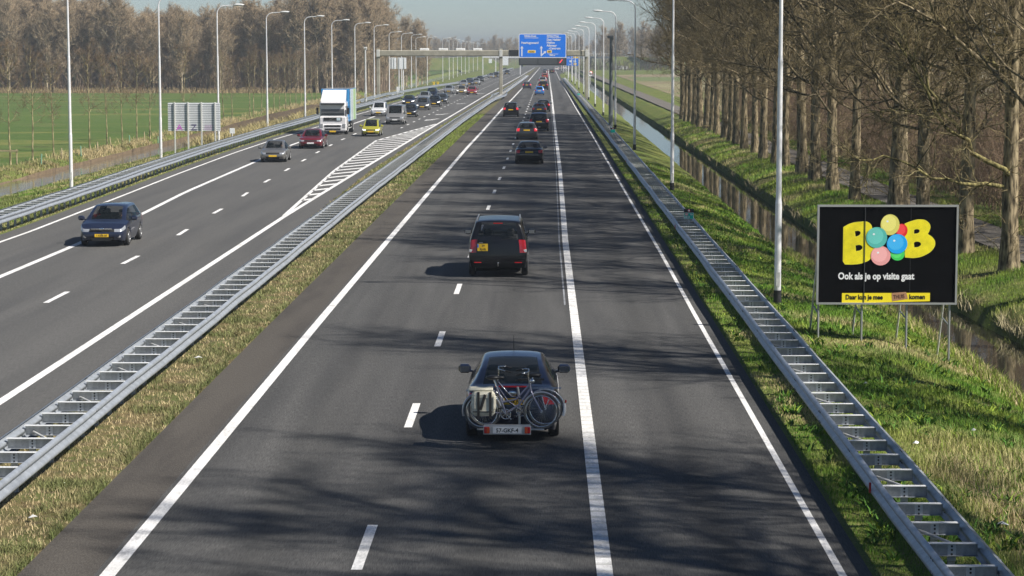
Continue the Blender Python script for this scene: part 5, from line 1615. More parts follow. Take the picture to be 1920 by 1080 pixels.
def bare_tree(name, seed, H, r0, hb, n1, n2, n3, n4, spread, wide, c_bark, c_twig, up=.10, tw=1.0, nside=9, fork=True, lean=.0, sides=(6, 5, 3), l1ang=(38, 72), shoots=0, limb=1.0):
    rng = np.random.default_rng(seed)
    k = 14
    zz = np.linspace(0, 1, k)
    ax = rng.normal(0, lean, 2)
    P = np.stack([ax[0] * zz * H + np.cumsum(rng.normal(0, .05, k)) * zz, ax[1] * zz * H + np.cumsum(rng.normal(0, .05, k)) * zz, zz * H - .15], -1)[None]
    A, B = Acc(), Acc()
    cb = np.array(c_bark)
    t = zz
    # trunk with a flared foot
    V, Q = sweep(P, np.array([r0]), np.array([r0 * .12]), nside)
    Vr = V.reshape(k, nside, 3); ctr = P[0][:, None, :]
    fl = 1 + .38 * np.exp(-zz * H / .45)
    Vr = ctr + (Vr - ctr) * fl[:, None, None] * (1 + rng.normal(0, .035, (k, nside, 1)))
    A.q(Vr.reshape(-1, 3), Q, cb)
    # limbs
    h = hb + (1 - hb) * .97 * np.sort(rng.uniform(0, 1, n1) ** .9)
    idx = h * (k - 1); i = np.minimum(idx.astype(int), k - 2); fr = (idx - i)[:, None]
    p = P[0][i] * (1 - fr) + P[0][i + 1] * fr
    az = np.arange(n1) * 2.4 + rng.uniform(-.5, .5, n1)
    el = np.radians(90 - rng.uniform(*l1ang, n1)) * (.55 + .75 * h)
    el = np.minimum(el, 1.35)
    d = np.stack([np.cos(az) * np.cos(el), np.sin(az) * np.cos(el), np.sin(el)], -1)
    tt = (h - hb) / (1 - hb)
    L = spread * (.42 + .72 * np.sin(np.pi * (tt * .80 + .16))) * rng.uniform(.75, 1.2, n1)
    L1 = grow_branches(p, d, L, 7, up, .16, rng)
    rl = limb * np.minimum(.34 * r0, .014 * L + .018) * rng.uniform(.8, 1.2, n1)
    V, Q = sweep(L1, rl, rl * .22, sides[0])
    A.q(V, Q, cb * .85)
    p, d, t = spawn(L1, n2, .12, 1.0, 25, 65, rng)
    L = np.repeat(L, n2) * (.46 - .2 * t) * rng.uniform(.6, 1.3, len(p))
    L2 = grow_branches(p, d, L, 4, up * .6, .2, rng)
    r2 = np.repeat(rl, n2) * (.5 - .25 * t)
    V, Q = sweep(L2, r2 * tw, r2 * .35 * tw, sides[1])
    c = np.array(c_twig)
    A.q(V, Q, cb * .7)
    p, d, t = spawn(L2, n3, .1, 1.0, 25, 70, rng)
    L = np.maximum(np.repeat(L, n3) * .5, .35) * rng.uniform(.6, 1.3, len(p))
    L3 = grow_branches(p, d, L, 3, .05, .22, rng)
    r3 = np.full(len(p), .0075 * tw)
    V, Q = sweep(L3, r3, r3 * .4, sides[2])
    cl = c * rng.uniform(.55, 1.45, (len(p), 1)) * np.array([1, 1, 1])
    B.q(V, Q, np.repeat(cl, 4 * sides[2], 0))
    if n4:
        p, d, t = spawn(L3, n4, .15, 1.0, 20, 65, rng)
        L = rng.uniform(.14, .5, len(p)) * wide
        V, T = spikes(p, d, L, rng.uniform(.003, .0065, len(p)) * tw, rng)
        cl = c * rng.uniform(.5, 1.6, (len(p), 1))
        B.t(V, T, np.repeat(cl, 4, 0))
    if shoots:
        hh = rng.uniform(.5, 6.0, shoots) / H * (k - 1); i = hh.astype(int); fr = (hh - i)[:, None]
        p = P[0][i] * (1 - fr) + P[0][i + 1] * fr
        az = rng.uniform(0, 2 * PI, shoots); el = rng.uniform(-.1, .9, shoots)
        d = np.stack([np.cos(az) * np.cos(el), np.sin(az) * np.cos(el), np.sin(el)], -1)
        S1 = grow_branches(p, d, rng.uniform(.6, 2.6, shoots), 5, .06, .2, rng)
        V, Q = sweep(S1, np.full(shoots, .013), np.full(shoots, .005), 4); B.q(V, Q, c * 1.2)
        p, d, t = spawn(S1, 9, .1, 1, 25, 70, rng)
        V, T = spikes(p, d, rng.uniform(.2, .8, len(p)), rng.uniform(.004, .008, len(p)), rng); B.t(V, T, np.repeat(c * rng.uniform(.8, 1.7, (len(p), 1)), 4, 0))
    return A.mesh('trunk', M_TRUNK), B.mesh('crown', M_TWIG, False)
def plant_tree(name, meshes, loc, rz, s, label, group, cat='tree', girth=None):
    r = tag(empty(name, loc, rz), label, cat, group)
    g_ = girth if girth else 1.0
    r.scale = (s * g_, s * g_, s)
    link('trunk', meshes[0], r); link('crown', meshes[1], r)
    return r

C_BK, C_TW = (.225, .182, .115), (.195, .155, .082)
ROW = [bare_tree('poplar', 100 + k, 20.5, .31, .19, 46, 9, 10, 7, 6.0, 1.15, C_BK, C_TW, up=.12, tw=1.12, limb=.8, l1ang=(34, 68), lean=.012, shoots=46) for k in range(4)]
ROWN = [bare_tree('poplar', 120 + k, 20.5, .36, .22, 34, 9, 7, 5, 5.6, 1.0, C_BK, C_TW, up=.18, tw=.9, l1ang=(28, 55), limb=.75) for k in range(3)]
rng = np.random.default_rng(5)
row_y = [76.5, 83.5, 91, 99, 107, 113, 120, 130, 137, 144.5, 150, 157, 166, 172, 180, 186, 194, 202, 209, 215, 222.6, 229, 236, 242, 250]
row_px = {76.5: 1895, 83.5: 1810, 107: 1692, 113: 1602, 120: 1561, 130: 1528, 137: 1504, 144.5: 1472}
labs = ['thick bare poplar trunk at the right edge with low mossy limbs beside the billboard', 'bare poplar trunk just right of the billboard edge']
for k, y in enumerate(row_y):
    x = (row_px[y] - 1020) * (y / FPX) if y in row_px else 15.65 + rng.normal(0, .12)
    lab = labs[k] if k < 2 else 'bare poplar in the row beyond the canal, %s behind the trunk at the billboard edge' % ORD[k - 2]
    if k == len(row_y) - 1: lab = 'last bare poplar at the far end of the row beyond the canal'
    plant_tree('poplar_tree', ROW[(k * 3 + k // 4) % 4], (x, y, float(terrain(x, y)) - .05), rng.uniform(0, 6.28), rng.uniform(.9, 1.08), lab, 'row of poplars beyond the canal', girth=rng.uniform(.82, 1.12))
for k, y in enumerate([69.5, 63.5, 48, 42.5, 28, 22, 15]):
    x = 15.8 + rng.normal(0, .15)
    plant_tree('poplar_tree', (ROW[k % 4] if y < 30 else ROWN[k % 3]), (x, y, float(terrain(x, y)) - .05), rng.uniform(0, 6.28), rng.uniform(.92, 1.06), 'bare poplar of the near row throwing branch shadows over the carriageway', 'near poplars beside the carriageway').rotation_euler = ((-.2, 0, rng.uniform(-.4, .4)) if y < 45 else (0, 0, rng.uniform(0, 6)))
# the wood behind the row
BK = [bare_tree('wood_tree', 140 + k, 17, .2, .14, 30, 8, 6, 4, 4.6, 1.0, (.15, .12, .085), (.135, .10, .062), up=.16, tw=1.5, nside=7, sides=(5, 4, 3)) for k in range(2)]
for k in range(34):
    y = 78 + k * 5.4 + rng.uniform(-2, 2)
    x = 25.5 + 9 * (k % 3) / 2 + rng.uniform(-1.5, 1.5)
    plant_tree('woodland_tree', BK[k % 2], (x, y, -.2), rng.uniform(0, 6.28), rng.uniform(.8, 1.15), 'bare woodland tree behind the path and the poplar row', 'woodland trees behind the poplar row')
# young trees along the left ditch
YT = [bare_tree('young_tree', 160 + k, 7.4, .062, .34, 17, 5, 5, 3, 1.7, .8, (.27, .23, .13), (.165, .115, .075), up=.12, tw=.9, nside=7, sides=(4, 3, 3)) for k in range(4)]
ypx = [(17, 307, 1.1), (59, 298, 1.08), (99, 293, .95), (167, 280, 1.12), (200, 273, 1.0), (229, 268, .95), (256, 263, 1.05), (281, 260, 1.0), (345, 247, 1.1), (420, 230, 1.05), (436, 227, .95), (469, 219, 1.0), (476, 217.5, 1.1), (491, 214, 1.05),
       (515, 212, 1), (525, 210.5, .95), (537, 208, 1.1), (545, 206.5, 1), (556, 204.5, 1.05), (566, 202, 1), (576, 200, .95), (586, 198, 1.1), (594, 197, 1)]
for k, (px, py, s) in enumerate(ypx):
    x, y = G(px, py, -.5)
    x = min(x, -35.6)
    y = (x * FPX) / (px - 1020)
    lab = 'slender young bare tree held by a wooden stake frame at far left' if k == 0 else 'slender young bare tree along the left ditch, %s beyond the staked one' % ORD[k - 1]
    plant_tree('young_tree', YT[(k * 3) % 4], (x, y, float(terrain(x, y))), rng.uniform(0, 6.28), s * rng.uniform(.95, 1.05), lab, 'young trees along the left ditch')
# stake frame and small stakes
M_WOOD = mat('stake_wood', (.33, .27, .16), .9, noise=.3, scale=9)
x, y = G(17, 307, -.5)
r = tag(empty('tree_support', (x, y - .3, float(terrain(x, y)))), 'wooden stake frame with crossbar around the young tree at far left', 'tree stake')
for s in (-1, 1):
    b = MB(); b.tube([(s * .62, 0, -.2), (s * .62, 0, 1.15)], .05, 7); b.build('stake', M_WOOD, r)
b = MB(); b.box((0, -.06, 1.05), (1.5, .03, .12)); b.build('crossbar', M_WOOD, r)
for k, (px, py, grn) in enumerate([(77, 307, 1), (116.5, 296, 0), (152, 290, 1), (183, 283, 0), (208, 274, 0), (243, 269, 1), (271, 262, 0), (296, 261, 1), (433, 229, 0), (448, 228, 0)]):
    x, y = G(px, py, -.5)
    b = MB(); b.tube([(0, 0, -.2), (0, 0, .8), (0, 0, .83)], [.05, .045, .02], 7)
    tag(b.build('ditch_stake', mat('stake_green', (.12, .25, .17), .7) if grn else M_WOOD, None, (x, y, float(terrain(x, y))), (RNG.normal(0, .05), RNG.normal(0, .05), 0)),
        ('thin green marker stake' if grn else 'short pale wooden stake') + ' on the far bank of the left ditch, %s from the left' % ORD[k], 'stake', 'stakes along the left ditch')

# distant woods: single trees, and their understorey as a mass
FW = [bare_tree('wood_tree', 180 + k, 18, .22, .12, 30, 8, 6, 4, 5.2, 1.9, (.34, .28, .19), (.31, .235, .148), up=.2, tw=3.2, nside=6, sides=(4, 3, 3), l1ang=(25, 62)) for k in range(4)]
g_far = 'bare trees of the wood beyond the pasture'
for k in range(180):
    y = 434 + (k % 5) * 9 + rng.uniform(-4, 4)
    x = -128 + 96 * (k / 179.0) + rng.uniform(-2.5, 2.5)
    hs = np.interp((x / y * FPX) + 1020, [0, 90, 160, 215, 250, 330, 400, 480, 600, 690, 725], [1.05, 1.0, .96, 1.02, .8, .82, .8, .9, 1.0, 1.02, .95])
    plant_tree('woodland_tree', FW[k % 4], (x, y, -.7), rng.uniform(0, 6.28), hs * rng.uniform(.84, 1.06), 'bare brown tree in the wood beyond the green pasture', g_far)
for k in range(16):
    y = 505 + rng.uniform(0, 90); px = rng.uniform(752, 800)
    plant_tree('woodland_tree', FW[k % 4], ((px - 1020) * y / FPX, y, -.7), rng.uniform(0, 6.28), rng.uniform(.5, .8), 'bare tree at the far end of the wood left of the gantry', 'trees at the end of the left wood')
for k in range(46):
    px = rng.uniform(1128, 1330); y = 900 + rng.uniform(0, 220)
    plant_tree('woodland_tree', FW[k % 4], ((px - 1020) * y / FPX, y, -.4), rng.uniform(0, 6.28), rng.uniform(.7, 1.0), 'hazy bare tree in the far wood behind the ploughed field', 'hazy trees behind the ploughed field')
for k in range(70):
    px = 770 + 370 * k / 69 + rng.uniform(-4, 4); y = 1150 + rng.uniform(0, 250)
    plant_tree('woodland_tree', FW[k % 4], ((px - 1020) * y / FPX, y, -.4), rng.uniform(0, 6.28), rng.uniform(.52, .85), 'hazy bare tree on the far skyline beyond the viaduct', 'hazy trees on the skyline')

def brush(name, X, Y, Hh, per, w, c, rng, lean=.25, kind='stuff', zoff=0.0):
    """upright stems with side twigs filling a belt of undergrowth"""
    n = len(X)
    p = np.stack([X, Y, terrain(X, Y) + zoff], -1)
    d = norm(np.stack([rng.normal(0, lean, n), rng.normal(0, lean, n), np.ones(n)], -1))
    L1 = grow_branches(p, d, Hh, 4, .06, .12, rng)
    A = Acc()
    V, Q = sweep(L1, np.full(n, w), np.full(n, w * .3), 3)
    A.q(V, Q, np.repeat(np.array(c) * rng.uniform(.6, 1.35, (n, 1)), 15, 0))
    p, d, t = spawn(L1, per, .15, 1.0, 18, 60, rng)
    L = np.repeat(Hh, per) * rng.uniform(.1, .34, len(p))
    V, T = spikes(p, d, L, rng.uniform(.35, .8, len(p)) * w, rng)
    A.t(V, T, np.repeat(np.array(c) * rng.uniform(.55, 1.5, (len(p), 1)), 4, 0))
    return tag(link(name, A.mesh(name, M_TWIG, False)), kind=kind)
n = 7500
Y = rng.uniform(66, 262, n); X = 21.0 + rng.exponential(2.2, n)
brush('undergrowth', X, Y, rng.uniform(2.0, 6.4, n), 9, .014, (.215, .15, .10), rng)
n = 5000
Y = rng.uniform(431, 475, n); X = rng.uniform(-135, -31, n)
brush('wood_understorey', X, Y, rng.uniform(2, 6.5, n), 7, .05, (.22, .16, .11), rng)
n = 900
Y = rng.uniform(860, 940, n); X = rng.uniform(14, 110, n)
brush('far_understorey', X, Y, rng.uniform(2, 5, n), 6, .1, (.10, .085, .06), rng)
# dry reed fringe in front of the left wood
n = 2600
Y = rng.uniform(428, 431, n); X = rng.uniform(-130, -45, n)
brush('dry_reeds', X, Y, rng.uniform(.5, 1.3, n) * (rng.uniform(0, 1, n) > .25), 3, .05, (.34, .26, .14), rng)

# ------------------------------------------------------------------ grass
def blades(name, X, Y, h, w, c, rng, lean=.45, jit=.35, z=None, kind='stuff'):
    n = len(X)
    z = terrain(X, Y) if z is None else z
    a = rng.uniform(0, 2 * PI, n); b = rng.uniform(0, 2 * PI, n)
    ux, uy = np.cos(a) * w / 2, np.sin(a) * w / 2
    ln = h * lean * rng.uniform(.2, 1.6, n)
    V = np.empty((n, 5, 3))
    V[:, 0] = np.stack([X - ux, Y - uy, z - .01], -1); V[:, 1] = np.stack([X + ux, Y + uy, z - .01], -1)
    mx, my, mz = X + np.cos(b) * ln * .35, Y + np.sin(b) * ln * .35, z + h * .62
    V[:, 2] = np.stack([mx - ux * .7, my - uy * .7, mz], -1); V[:, 3] = np.stack([mx + ux * .7, my + uy * .7, mz], -1)
    V[:, 4] = np.stack([X + np.cos(b) * ln, Y + np.sin(b) * ln, z + h], -1)
    i = np.arange(n) * 5
    Q = np.stack([i, i + 1, i + 3, i + 2], -1); T = np.stack([i + 2, i + 3, i + 4], -1)
    cc = np.repeat(c * rng.uniform(1 - jit, 1 + jit, (n, 1)), 5, 0)
    return tag(link(name, np_mesh(name, V.reshape(-1, 3), [Q, T], M_BLADE, False, cc)), kind=kind)
def vnoise(X, Y, s, seed):
    r = np.random.default_rng(seed); g = r.uniform(0, 1, (97, 97))
    x, y = X / s, Y / s
    i, j = np.floor(x).astype(int), np.floor(y).astype(int); fx, fy = sm(x - i), sm(y - j)
    f = lambda a, b: g[a % 97, b % 97]
    return (f(i, j) * (1 - fx) + f(i + 1, j) * fx) * (1 - fy) + (f(i, j + 1) * (1 - fx) + f(i + 1, j + 1) * fx) * fy
def fbm(X, Y, s, seed): return .55 * vnoise(X, Y, s, seed) + .3 * vnoise(X, Y, s / 2.3, seed + 1) + .15 * vnoise(X, Y, s / 5.1, seed + 2)
GRN, GRN2, TAN = np.array([.105, .215, .020]), np.array([.215, .285, .042]), np.array([.52, .415, .235])
def cmix(*a):
    """blend colours: cmix(base, (colour, weight), ...)"""
    c = a[0]
    for col, wgt in a[1:]:
        c = c * (1 - wgt[:, None]) + col * wgt[:, None]
    return c
def ysample(n, y0, y1, rng, p=1.6):
    u = rng.uniform(0, 1, n)
    a = y0 ** (1 - p); b = y1 ** (1 - p)
    return (a + (b - a) * u) ** (1 / (1 - p))
# right verge between the carriageway and the canal
n = 250000
Y = ysample(n, 25, 150, rng); X = rng.uniform(4.62, 12.6, n)
zt_ = terrain(X, Y)
keep = (zt_ > -1.28) & (X > 4.66 + .12 * fbm(X, Y, .6, 8))
X, Y = X[keep], Y[keep]
dry = np.clip((fbm(X, Y, 2.6, 3) - .52) * 5, 0, 1)
cor = np.clip((X - 6.5) / .8, 0, 1) * np.clip((46 - Y) / 7, 0, 1)          # tall straw near the corner
dry = np.maximum(dry * .8, cor * np.clip((fbm(X, Y, 1.5, 5) - .18) * 5, 0, 1))
tuft = np.clip((fbm(X, Y, 1.1, 21) - .35) * 3, .12, 1)
h = (.035 + .12 * tuft * rng.uniform(.5, 1.2, len(X))) * (1 + 1.5 * cor * rng.uniform(0, 1, len(X)))
h *= np.where(X < 5.3, .7, 1)
c = cmix(np.tile(GRN, (len(X), 1)), (GRN2, np.clip((fbm(X, Y, 1.7, 9) - .4) * 4, 0, 1)), (TAN, dry * (rng.uniform(0, 1, len(X)) < .8)))
blades('verge_grass', X, Y, h, rng.uniform(.008, .018, len(X)) * np.clip(Y / 45, .8, 2.2), c, rng)
# far bank of the canal and the ground around the trunks
n = 130000
Y = ysample(n, 55, 240, rng, 1.4); X = rng.uniform(12.9, 20.6, n)
s_ = np.abs(X - pfx(Y)) > 1.2
X, Y = X[s_], Y[s_]
dry = np.clip((fbm(X, Y, 2.2, 33) - .47) * 5, 0, 1)
tuft = np.clip((fbm(X, Y, 1.3, 41) - .35) * 3, .15, 1)
c = cmix(np.tile(GRN2 * .9, (len(X), 1)), (GRN, np.clip((fbm(X, Y, 1.9, 49) - .45) * 4, 0, 1)), (TAN * .85, dry * .75))
blades('bank_grass', X, Y, (.06 + .2 * tuft) * rng.uniform(.5, 1.2, len(X)), rng.uniform(.012, .024, len(X)) * np.clip(Y / 90, .8, 2), c, rng)
# median: short, dry, patchy
n = 150000
Y = ysample(n, 25, 260, rng, 1.7); X = RD_L(Y) + (LRD_R(Y) - RD_L(Y)) * rng.uniform(0.0, 1, n)
edge = np.clip(1 - (RD_L(Y) - X) / .55, 0, 1)
gpat = np.clip((fbm(X, Y, 1.0, 61) - .5) * 7, 0, 1)
far = np.clip((Y - 110) / 60, 0, 1)
grn = np.clip(np.maximum(gpat * .75, edge * .9 * (fbm(X, Y, .8, 66) > .42)) + far * (X > -9) * .85, 0, 1)
keep = rng.uniform(0, 1, n) < (.24 + .76 * grn)
X, Y, grn, far = X[keep], Y[keep], grn[keep], far[keep]
c = cmix(np.tile(TAN * .92, (len(X), 1)), (np.array([.20, .15, .085]), (rng.uniform(0, 1, len(X)) < .35) * 1.0), (np.array([.095, .135, .035]), grn))
c = cmix(c, (GRN2, far * grn * .7))
blades('median_grass', X, Y, (.025 + .06 * rng.uniform(0, 1, len(X))) * (1 + .9 * grn), rng.uniform(.008, .02, len(X)) * np.clip(Y / 50, .8, 2.5), c, rng, lean=.9, z=np.full(len(X), -.006))
# left verge and the banks of the left ditch
n = 120000
Y = ysample(n, 62, 330, rng, 1.5); X = rng.uniform(-31.6, -22.0, n)
keep = (X < LE(Y) - .95) & (terrain(X, Y) > -1.2)
X, Y = X[keep], Y[keep]
dry = np.clip((fbm(X, Y, 2.4, 73) - .5) * 5, 0, 1) * .55
near = np.clip(1 - (LRAIL(Y) - X) / 1.5, 0, 1) * (X > LRAIL(Y) - .2)
c = cmix(np.tile(np.array([.155, .185, .048]), (len(X), 1)), (GRN, np.clip((fbm(X, Y, 1.6, 79) - .5) * 4, 0, 1)), (TAN * .9, np.maximum(dry, near * .55)))
blades('left_verge_grass', X, Y, (.05 + .16 * np.clip((fbm(X, Y, 1.2, 81) - .35) * 3, .1, 1)) * np.where(X > LRAIL(Y), .45, 1), rng.uniform(.02, .04, len(X)) * np.clip(Y / 110, .8, 2), c, rng)
n = 42000
Y = ysample(n, 75, 420, rng, 1.4); X = -34.5 - np.abs(rng.normal(0, .9, n))
tuft = np.clip((fbm(X * 2, Y, 3.2, 91) - .38) * 4, 0, 1) * np.clip(.35 + (Y - 110) / 200, .35, 1)
keep = rng.uniform(0, 1, n) < .3 + .7 * tuft
X, Y, tuft = X[keep], Y[keep], tuft[keep]
c = cmix(np.tile(np.array([.15, .16, .05]), (len(X), 1)), (np.array([.43, .345, .185]), np.clip(tuft * 1.3 + .1, 0, 1)))
blades('dry_bank_grass', X, Y, .12 + .55 * tuft * rng.uniform(.4, 1, len(X)), rng.uniform(.03, .06, len(X)), c, rng, lean=.7)
n = 26000
Y = ysample(n, 190, 420, rng, 1.2); X = rng.uniform(-32.2, -25.5, n)
tuft = np.clip((fbm(X, Y * .6, 3.0, 95) - .45) * 5, 0, 1)
keep = rng.uniform(0, 1, n) < tuft
X, Y = X[keep], Y[keep]
blades('dry_verge_reeds', X, Y, rng.uniform(.3, 1.0, len(X)), rng.uniform(.05, .09, len(X)), np.tile(np.array([.36, .30, .14]), (len(X), 1)), rng, lean=.6)
# broken reeds at the canal edge
n = 2600
Y = ysample(n, 48, 200, rng, 1.5); X = 12.95 + 1.35 * sm((98 - Y) / 38) + rng.normal(0, .12, n)
keep = rng.uniform(0, 1, n) < np.clip((vnoise(X, Y, 3.5, 55) - .45) * 4, 0, 1)
X, Y = X[keep], Y[keep]
blades('canal_reeds', X, Y, rng.uniform(.2, .6, len(X)), rng.uniform(.015, .03, len(X)), np.tile(np.array([.38, .33, .2]), (len(X), 1)), rng, lean=.8, z=np.full(len(X), -1.1))

# taller grass along the water's edge, and broad-leaved weeds in the verge
n = 16000
Y = rng.uniform(47, 95, n); X = 10.45 + 1.35 * sm((98 - Y) / 38) + rng.normal(0, .28, n) + .12
hh = rng.uniform(.16, .42, n) * (.55 + .6 * fbm(X * 2, Y, 1.3, 121))
keep = terrain(X, Y) > -1.5
X, Y, hh = X[keep], Y[keep], hh[keep]
c = cmix(np.tile(GRN2, (len(X), 1)), (TAN, (rng.uniform(0, 1, len(X)) < .3) * 1.0))
blades('waterside_grass', X, Y, hh, rng.uniform(.012, .024, len(X)), c, rng, lean=.5, z=np.maximum(terrain(X, Y), -1.28))
m_ = 1500
cx0, cy0 = rng.uniform(4.9, 11.2, m_), ysample(m_, 26, 110, rng)
keep = rng.uniform(0, 1, m_) < np.clip((fbm(cx0, cy0, 2.0, 131) - .38) * 4, 0, 1)
cx0, cy0 = cx0[keep], cy0[keep]
k = 12
X, Y = np.repeat(cx0, k) + rng.normal(0, .06, len(cx0) * k), np.repeat(cy0, k) + rng.normal(0, .06, len(cx0) * k)
keep = terrain(X, Y) > -1.2
X, Y = X[keep], Y[keep]
blades('verge_weeds', X, Y, rng.uniform(.07, .2, len(X)), rng.uniform(.035, .075, len(X)), cmix(np.tile(np.array([.06, .14, .018]), (len(X), 1)), (np.array([.19, .26, .03]), (rng.uniform(0, 1, len(X)) < .3) * 1.0)), rng, lean=1.3)

# litter
M_PAPER = mat('litter_paper', (.72, .72, .70), .7)
for k, (px, py, lab) in enumerate([(372, 684, 'crumpled white paper scrap on the dry median grass'), (62, 990, 'white paper scrap on the median near the lower left corner'), (1879, 985, 'white plastic scrap in the tall straw at lower right'),
                                   (1623, 721, 'white scrap of litter in the grass below the billboard'), (1826, 797, 'small white scrap in the grass right of the guardrail'), (1717, 834, 'tiny white scrap beside the right guardrail')]):
    x, y = G(px, py, -.1)
    z = float(terrain(x, y)); q = MB(); rr = random.Random(k)
    s = .1 if k < 3 else .065
    P = [(rr.uniform(.7, 1.2) * s * math.cos(a), rr.uniform(.7, 1.2) * s * .8 * math.sin(a), rr.uniform(.0, .05)) for a in (0, 1.0, 2.1, 3.2, 4.2, 5.3)]
    q.add(P + [(0, 0, .07)], [(i, (i + 1) % 6, 6) for i in range(6)])
    tag(q.build('litter', M_PAPER, None, (x, y, z + .06)), lab, 'litter')
# low mossy limbs of the nearest poplar in view
t0 = [o for o in COL.objects if o.get('label', '').startswith('thick bare poplar trunk')][0]
t1 = [o for o in COL.objects if o.get('label', '').startswith('bare poplar trunk just right')][0]
def limbs(tree, sets, seed):
    rng = np.random.default_rng(seed)
    A = Acc()
    for P, r in sets:
        r *= .75
        P = np.array(P, dtype=float)
        k = 12; t = np.linspace(0, len(P) - 1, k); Pi = np.stack([np.interp(t, range(len(P)), P[:, j]) for j in range(3)], -1)
        Pi[1:] += rng.normal(0, .07, (k - 1, 3))
        L1 = Pi[None]
        V, Q = sweep(L1, np.array([r]), np.array([r * .25]), 8)
        A.q(V, Q, np.array([.185, .16, .07]))
        p, d, t = spawn(L1, 22, .15, 1, 25, 70, rng)
        L2 = grow_branches(p, d, rng.uniform(.8, 2.4, len(p)), 5, .05, .2, rng)
        V, Q = sweep(L2, np.full(len(p), r * .32), np.full(len(p), r * .08), 5); A.q(V, Q, np.array([.17, .145, .075]))
        p, d, t = spawn(L2, 9, .1, 1, 25, 70, rng)
        L3 = grow_branches(p, d, rng.uniform(.3, 1.0, len(p)), 3, .04, .22, rng)
        V, Q = sweep(L3, np.full(len(p), .010), np.full(len(p), .004), 3); A.q(V, Q, np.array([.20, .165, .09]))
        p, d, t = spawn(L3, 6, .1, 1, 25, 70, rng)
        V, T = spikes(p, d, rng.uniform(.15, .5, len(p)), rng.uniform(.004, .008, len(p)), rng); A.t(V, T, np.array([.19, .15, .08]))
    tree.rotation_euler = (0, 0, 0); tree.scale = (1, 1, 1)
    tag(link('low_limbs', A.mesh('low_limbs', M_TRUNK, True), tree), 'low spreading limbs yellow with moss')
limbs(t0, [([(0, 0, 3.2), (-1.2, -.3, 4.1), (-2.6, -.8, 5.2), (-3.6, -1.1, 6.9), (-4.3, -1.3, 8.0)], .13), ([(0, 0, 3.0), (-1.3, -.6, 3.05), (-2.6, -1.0, 3.2), (-4.2, -1.5, 3.9), (-5.6, -2.0, 4.0)], .11),
           ([(0, 0, 6.8), (-1.2, .2, 7.3), (-2.6, .5, 8.8), (-3.4, .6, 10)], .12), ([(0, 0, 8.2), (-2, .5, 8.5), (-4, .8, 8.9)], .09)], 3)
limbs(t1, [([(0, 0, 4.3), (-1.2, -.6, 5.6), (-2.4, -1.1, 7.6), (-3.1, -1.5, 9.6)], .11), ([(0, 0, 5.2), (-1.6, .5, 5.5), (-3.6, .9, 5.4)], .08)], 4)
# ------------------------------------------------------------------ far viaduct
YV = 920.0; f = YV / FPX
va = tag(empty('viaduct', (0, YV, 0)), 'distant grey viaduct crossing the motorway beyond the gantry', 'viaduct')
vx = lambda px: (px - 1020) * f
M_VD = mat('viaduct_concrete', (.17, .19, .21), .8, noise=.15, scale=.3)
b = MB(); b.box(((vx(953) + vx(1147)) / 2, 0, CAM_H - (107.6 - 96) * f), (vx(1147) - vx(953), 9, 3.6 * f)); b.build('deck', M_VD, va)
b = MB()
for k in range(40):
    xx = vx(953) + (vx(1147) - vx(953)) * k / 39
    b.box((xx, -4.4, CAM_H - (105 - 96) * f + .45), (.12, .12, .9))
b.box(((vx(953) + vx(1147)) / 2, -4.4, CAM_H - (105 - 96) * f + .95), (vx(1147) - vx(953), .12, .12)); b.build('railing', M_POLE, va)
for px in (978, 1062, 1106):
    b = MB(); b.box((vx(px), 0, 2.0), (1.2, 6, 5.2), bev=.1); b.build('pier', M_VD, va)
for s, p0, p1 in ((-1, 912, 958), (1, 1128, 1215)):
    m = MB()
    xa, xb = (vx(p0), vx(p1)) if s < 0 else (vx(p1), vx(p0))
    zt_ = CAM_H - (106 - 96) * f
    xo = vx(760) if s < 0 else vx(1330)
    if s < 0: P = [(xo, -12, -.4), (vx(958), -12, -.4), (vx(912), -6, zt_), (xo, -6, zt_ - 1)]
    else: P = [(vx(1122), -12, -.4), (xo, -12, -.4), (xo, -6, zt_ - 1), (vx(1150), -6, zt_)]
    Q = [(p[0], -p[1] if False else 12 + (0 if i < 2 else -6), p[2]) for i, p in enumerate(P)]
    m.add(P + Q, [(0, 1, 2, 3), (4, 7, 6, 5), (3, 2, 6, 7), (1, 5, 6, 2), (0, 3, 7, 4)])
    o = m.build('embankment', M_GROUND, None, (0, YV + 1, 0)); tag(o, kind='structure')
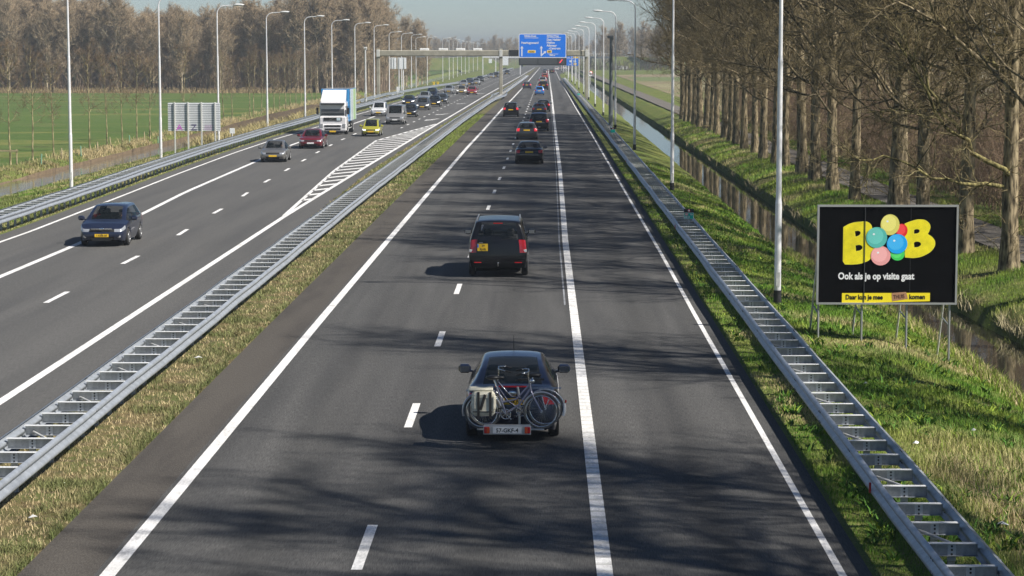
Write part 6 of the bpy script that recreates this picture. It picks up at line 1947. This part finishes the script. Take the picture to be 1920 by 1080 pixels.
# far portal between the gantry and the viaduct
YP2 = 700.0; f2_ = YP2 / FPX
gp = tag(empty('far_portal', (0, YP2, 0)), 'slim far sign portal seen under the beam of the near gantry', 'gantry')
p2 = lambda px: (px - 1020) * f2_
b = MB(); b.box(((p2(905) + p2(977)) / 2, 0, CAM_H - (106.8 - 96) * f2_), (p2(977) - p2(905), .5, .5)); b.build('beam', M_POLE, gp)
for px in (906, 930, 976):
    b = MB(); b.box((p2(px), 0, 2.7), (.32, .32, 5.7)); b.build('post', M_POLE, gp)
for (a, c, t_, u_) in ((943, 953.5, 107, 122), (917, 923, 110, 118)):
    b = MB(); b.box(((p2(a) + p2(c)) / 2, -.35, CAM_H - ((t_ + u_) / 2 - 96) * f2_), (p2(c) - p2(a), .08, (u_ - t_) * f2_)); b.build('sign_back', M_RIB, gp)
# far low white wall and road works
for px, py, w, h, lab in ((1160, 128.5, 2.6, 1.0, 'far white van-like site cabin at the edge of the ploughed field, left one'), (1172, 128.5, 2.2, .9, 'far white site cabin at the edge of the ploughed field, right one')):
    xx, yy = G(px, 131, -.2)
    r = tag(empty('site_cabin', (xx, yy, -.2)), lab, 'cabin')
    b = MB(); b.box((0, 0, .9), (w, 2.2, h * 1.4), bev=.05); b.build('cabin_body', M_WHITE, r); b = MB(); b.box((0, 0, .9 + h * .7 + .03), (w + .15, 2.35, .08)); b.build('roof', M_STEELD, r)
    b = MB(); b.box((0, -1.12, 1.0), (w * .4, .03, .35)); b.build('window', M_GLASS, r)

# ------------------------------------------------------------------ haze: the air of the whole scene
hz = MB(); hz.box((0, 3020, 14.4), (6200, 6160, 35.2))
hm = bpy.data.materials.new('haze_air'); hm.use_nodes = True
nn, ll = hm.node_tree.nodes, hm.node_tree.links
nn.remove(nn['Principled BSDF'])
pv = nn.new('ShaderNodeVolumePrincipled')
pv.inputs['Color'].default_value = (.46, .52, .59, 1); pv.inputs['Density'].default_value = HAZE; pv.inputs['Anisotropy'].default_value = .0
ll.new(pv.outputs[0], [q for q in nn if q.type == 'OUTPUT_MATERIAL'][0].inputs['Volume'])
if HAZE > 0:
    tag(hz.build('haze', hm), kind='stuff')
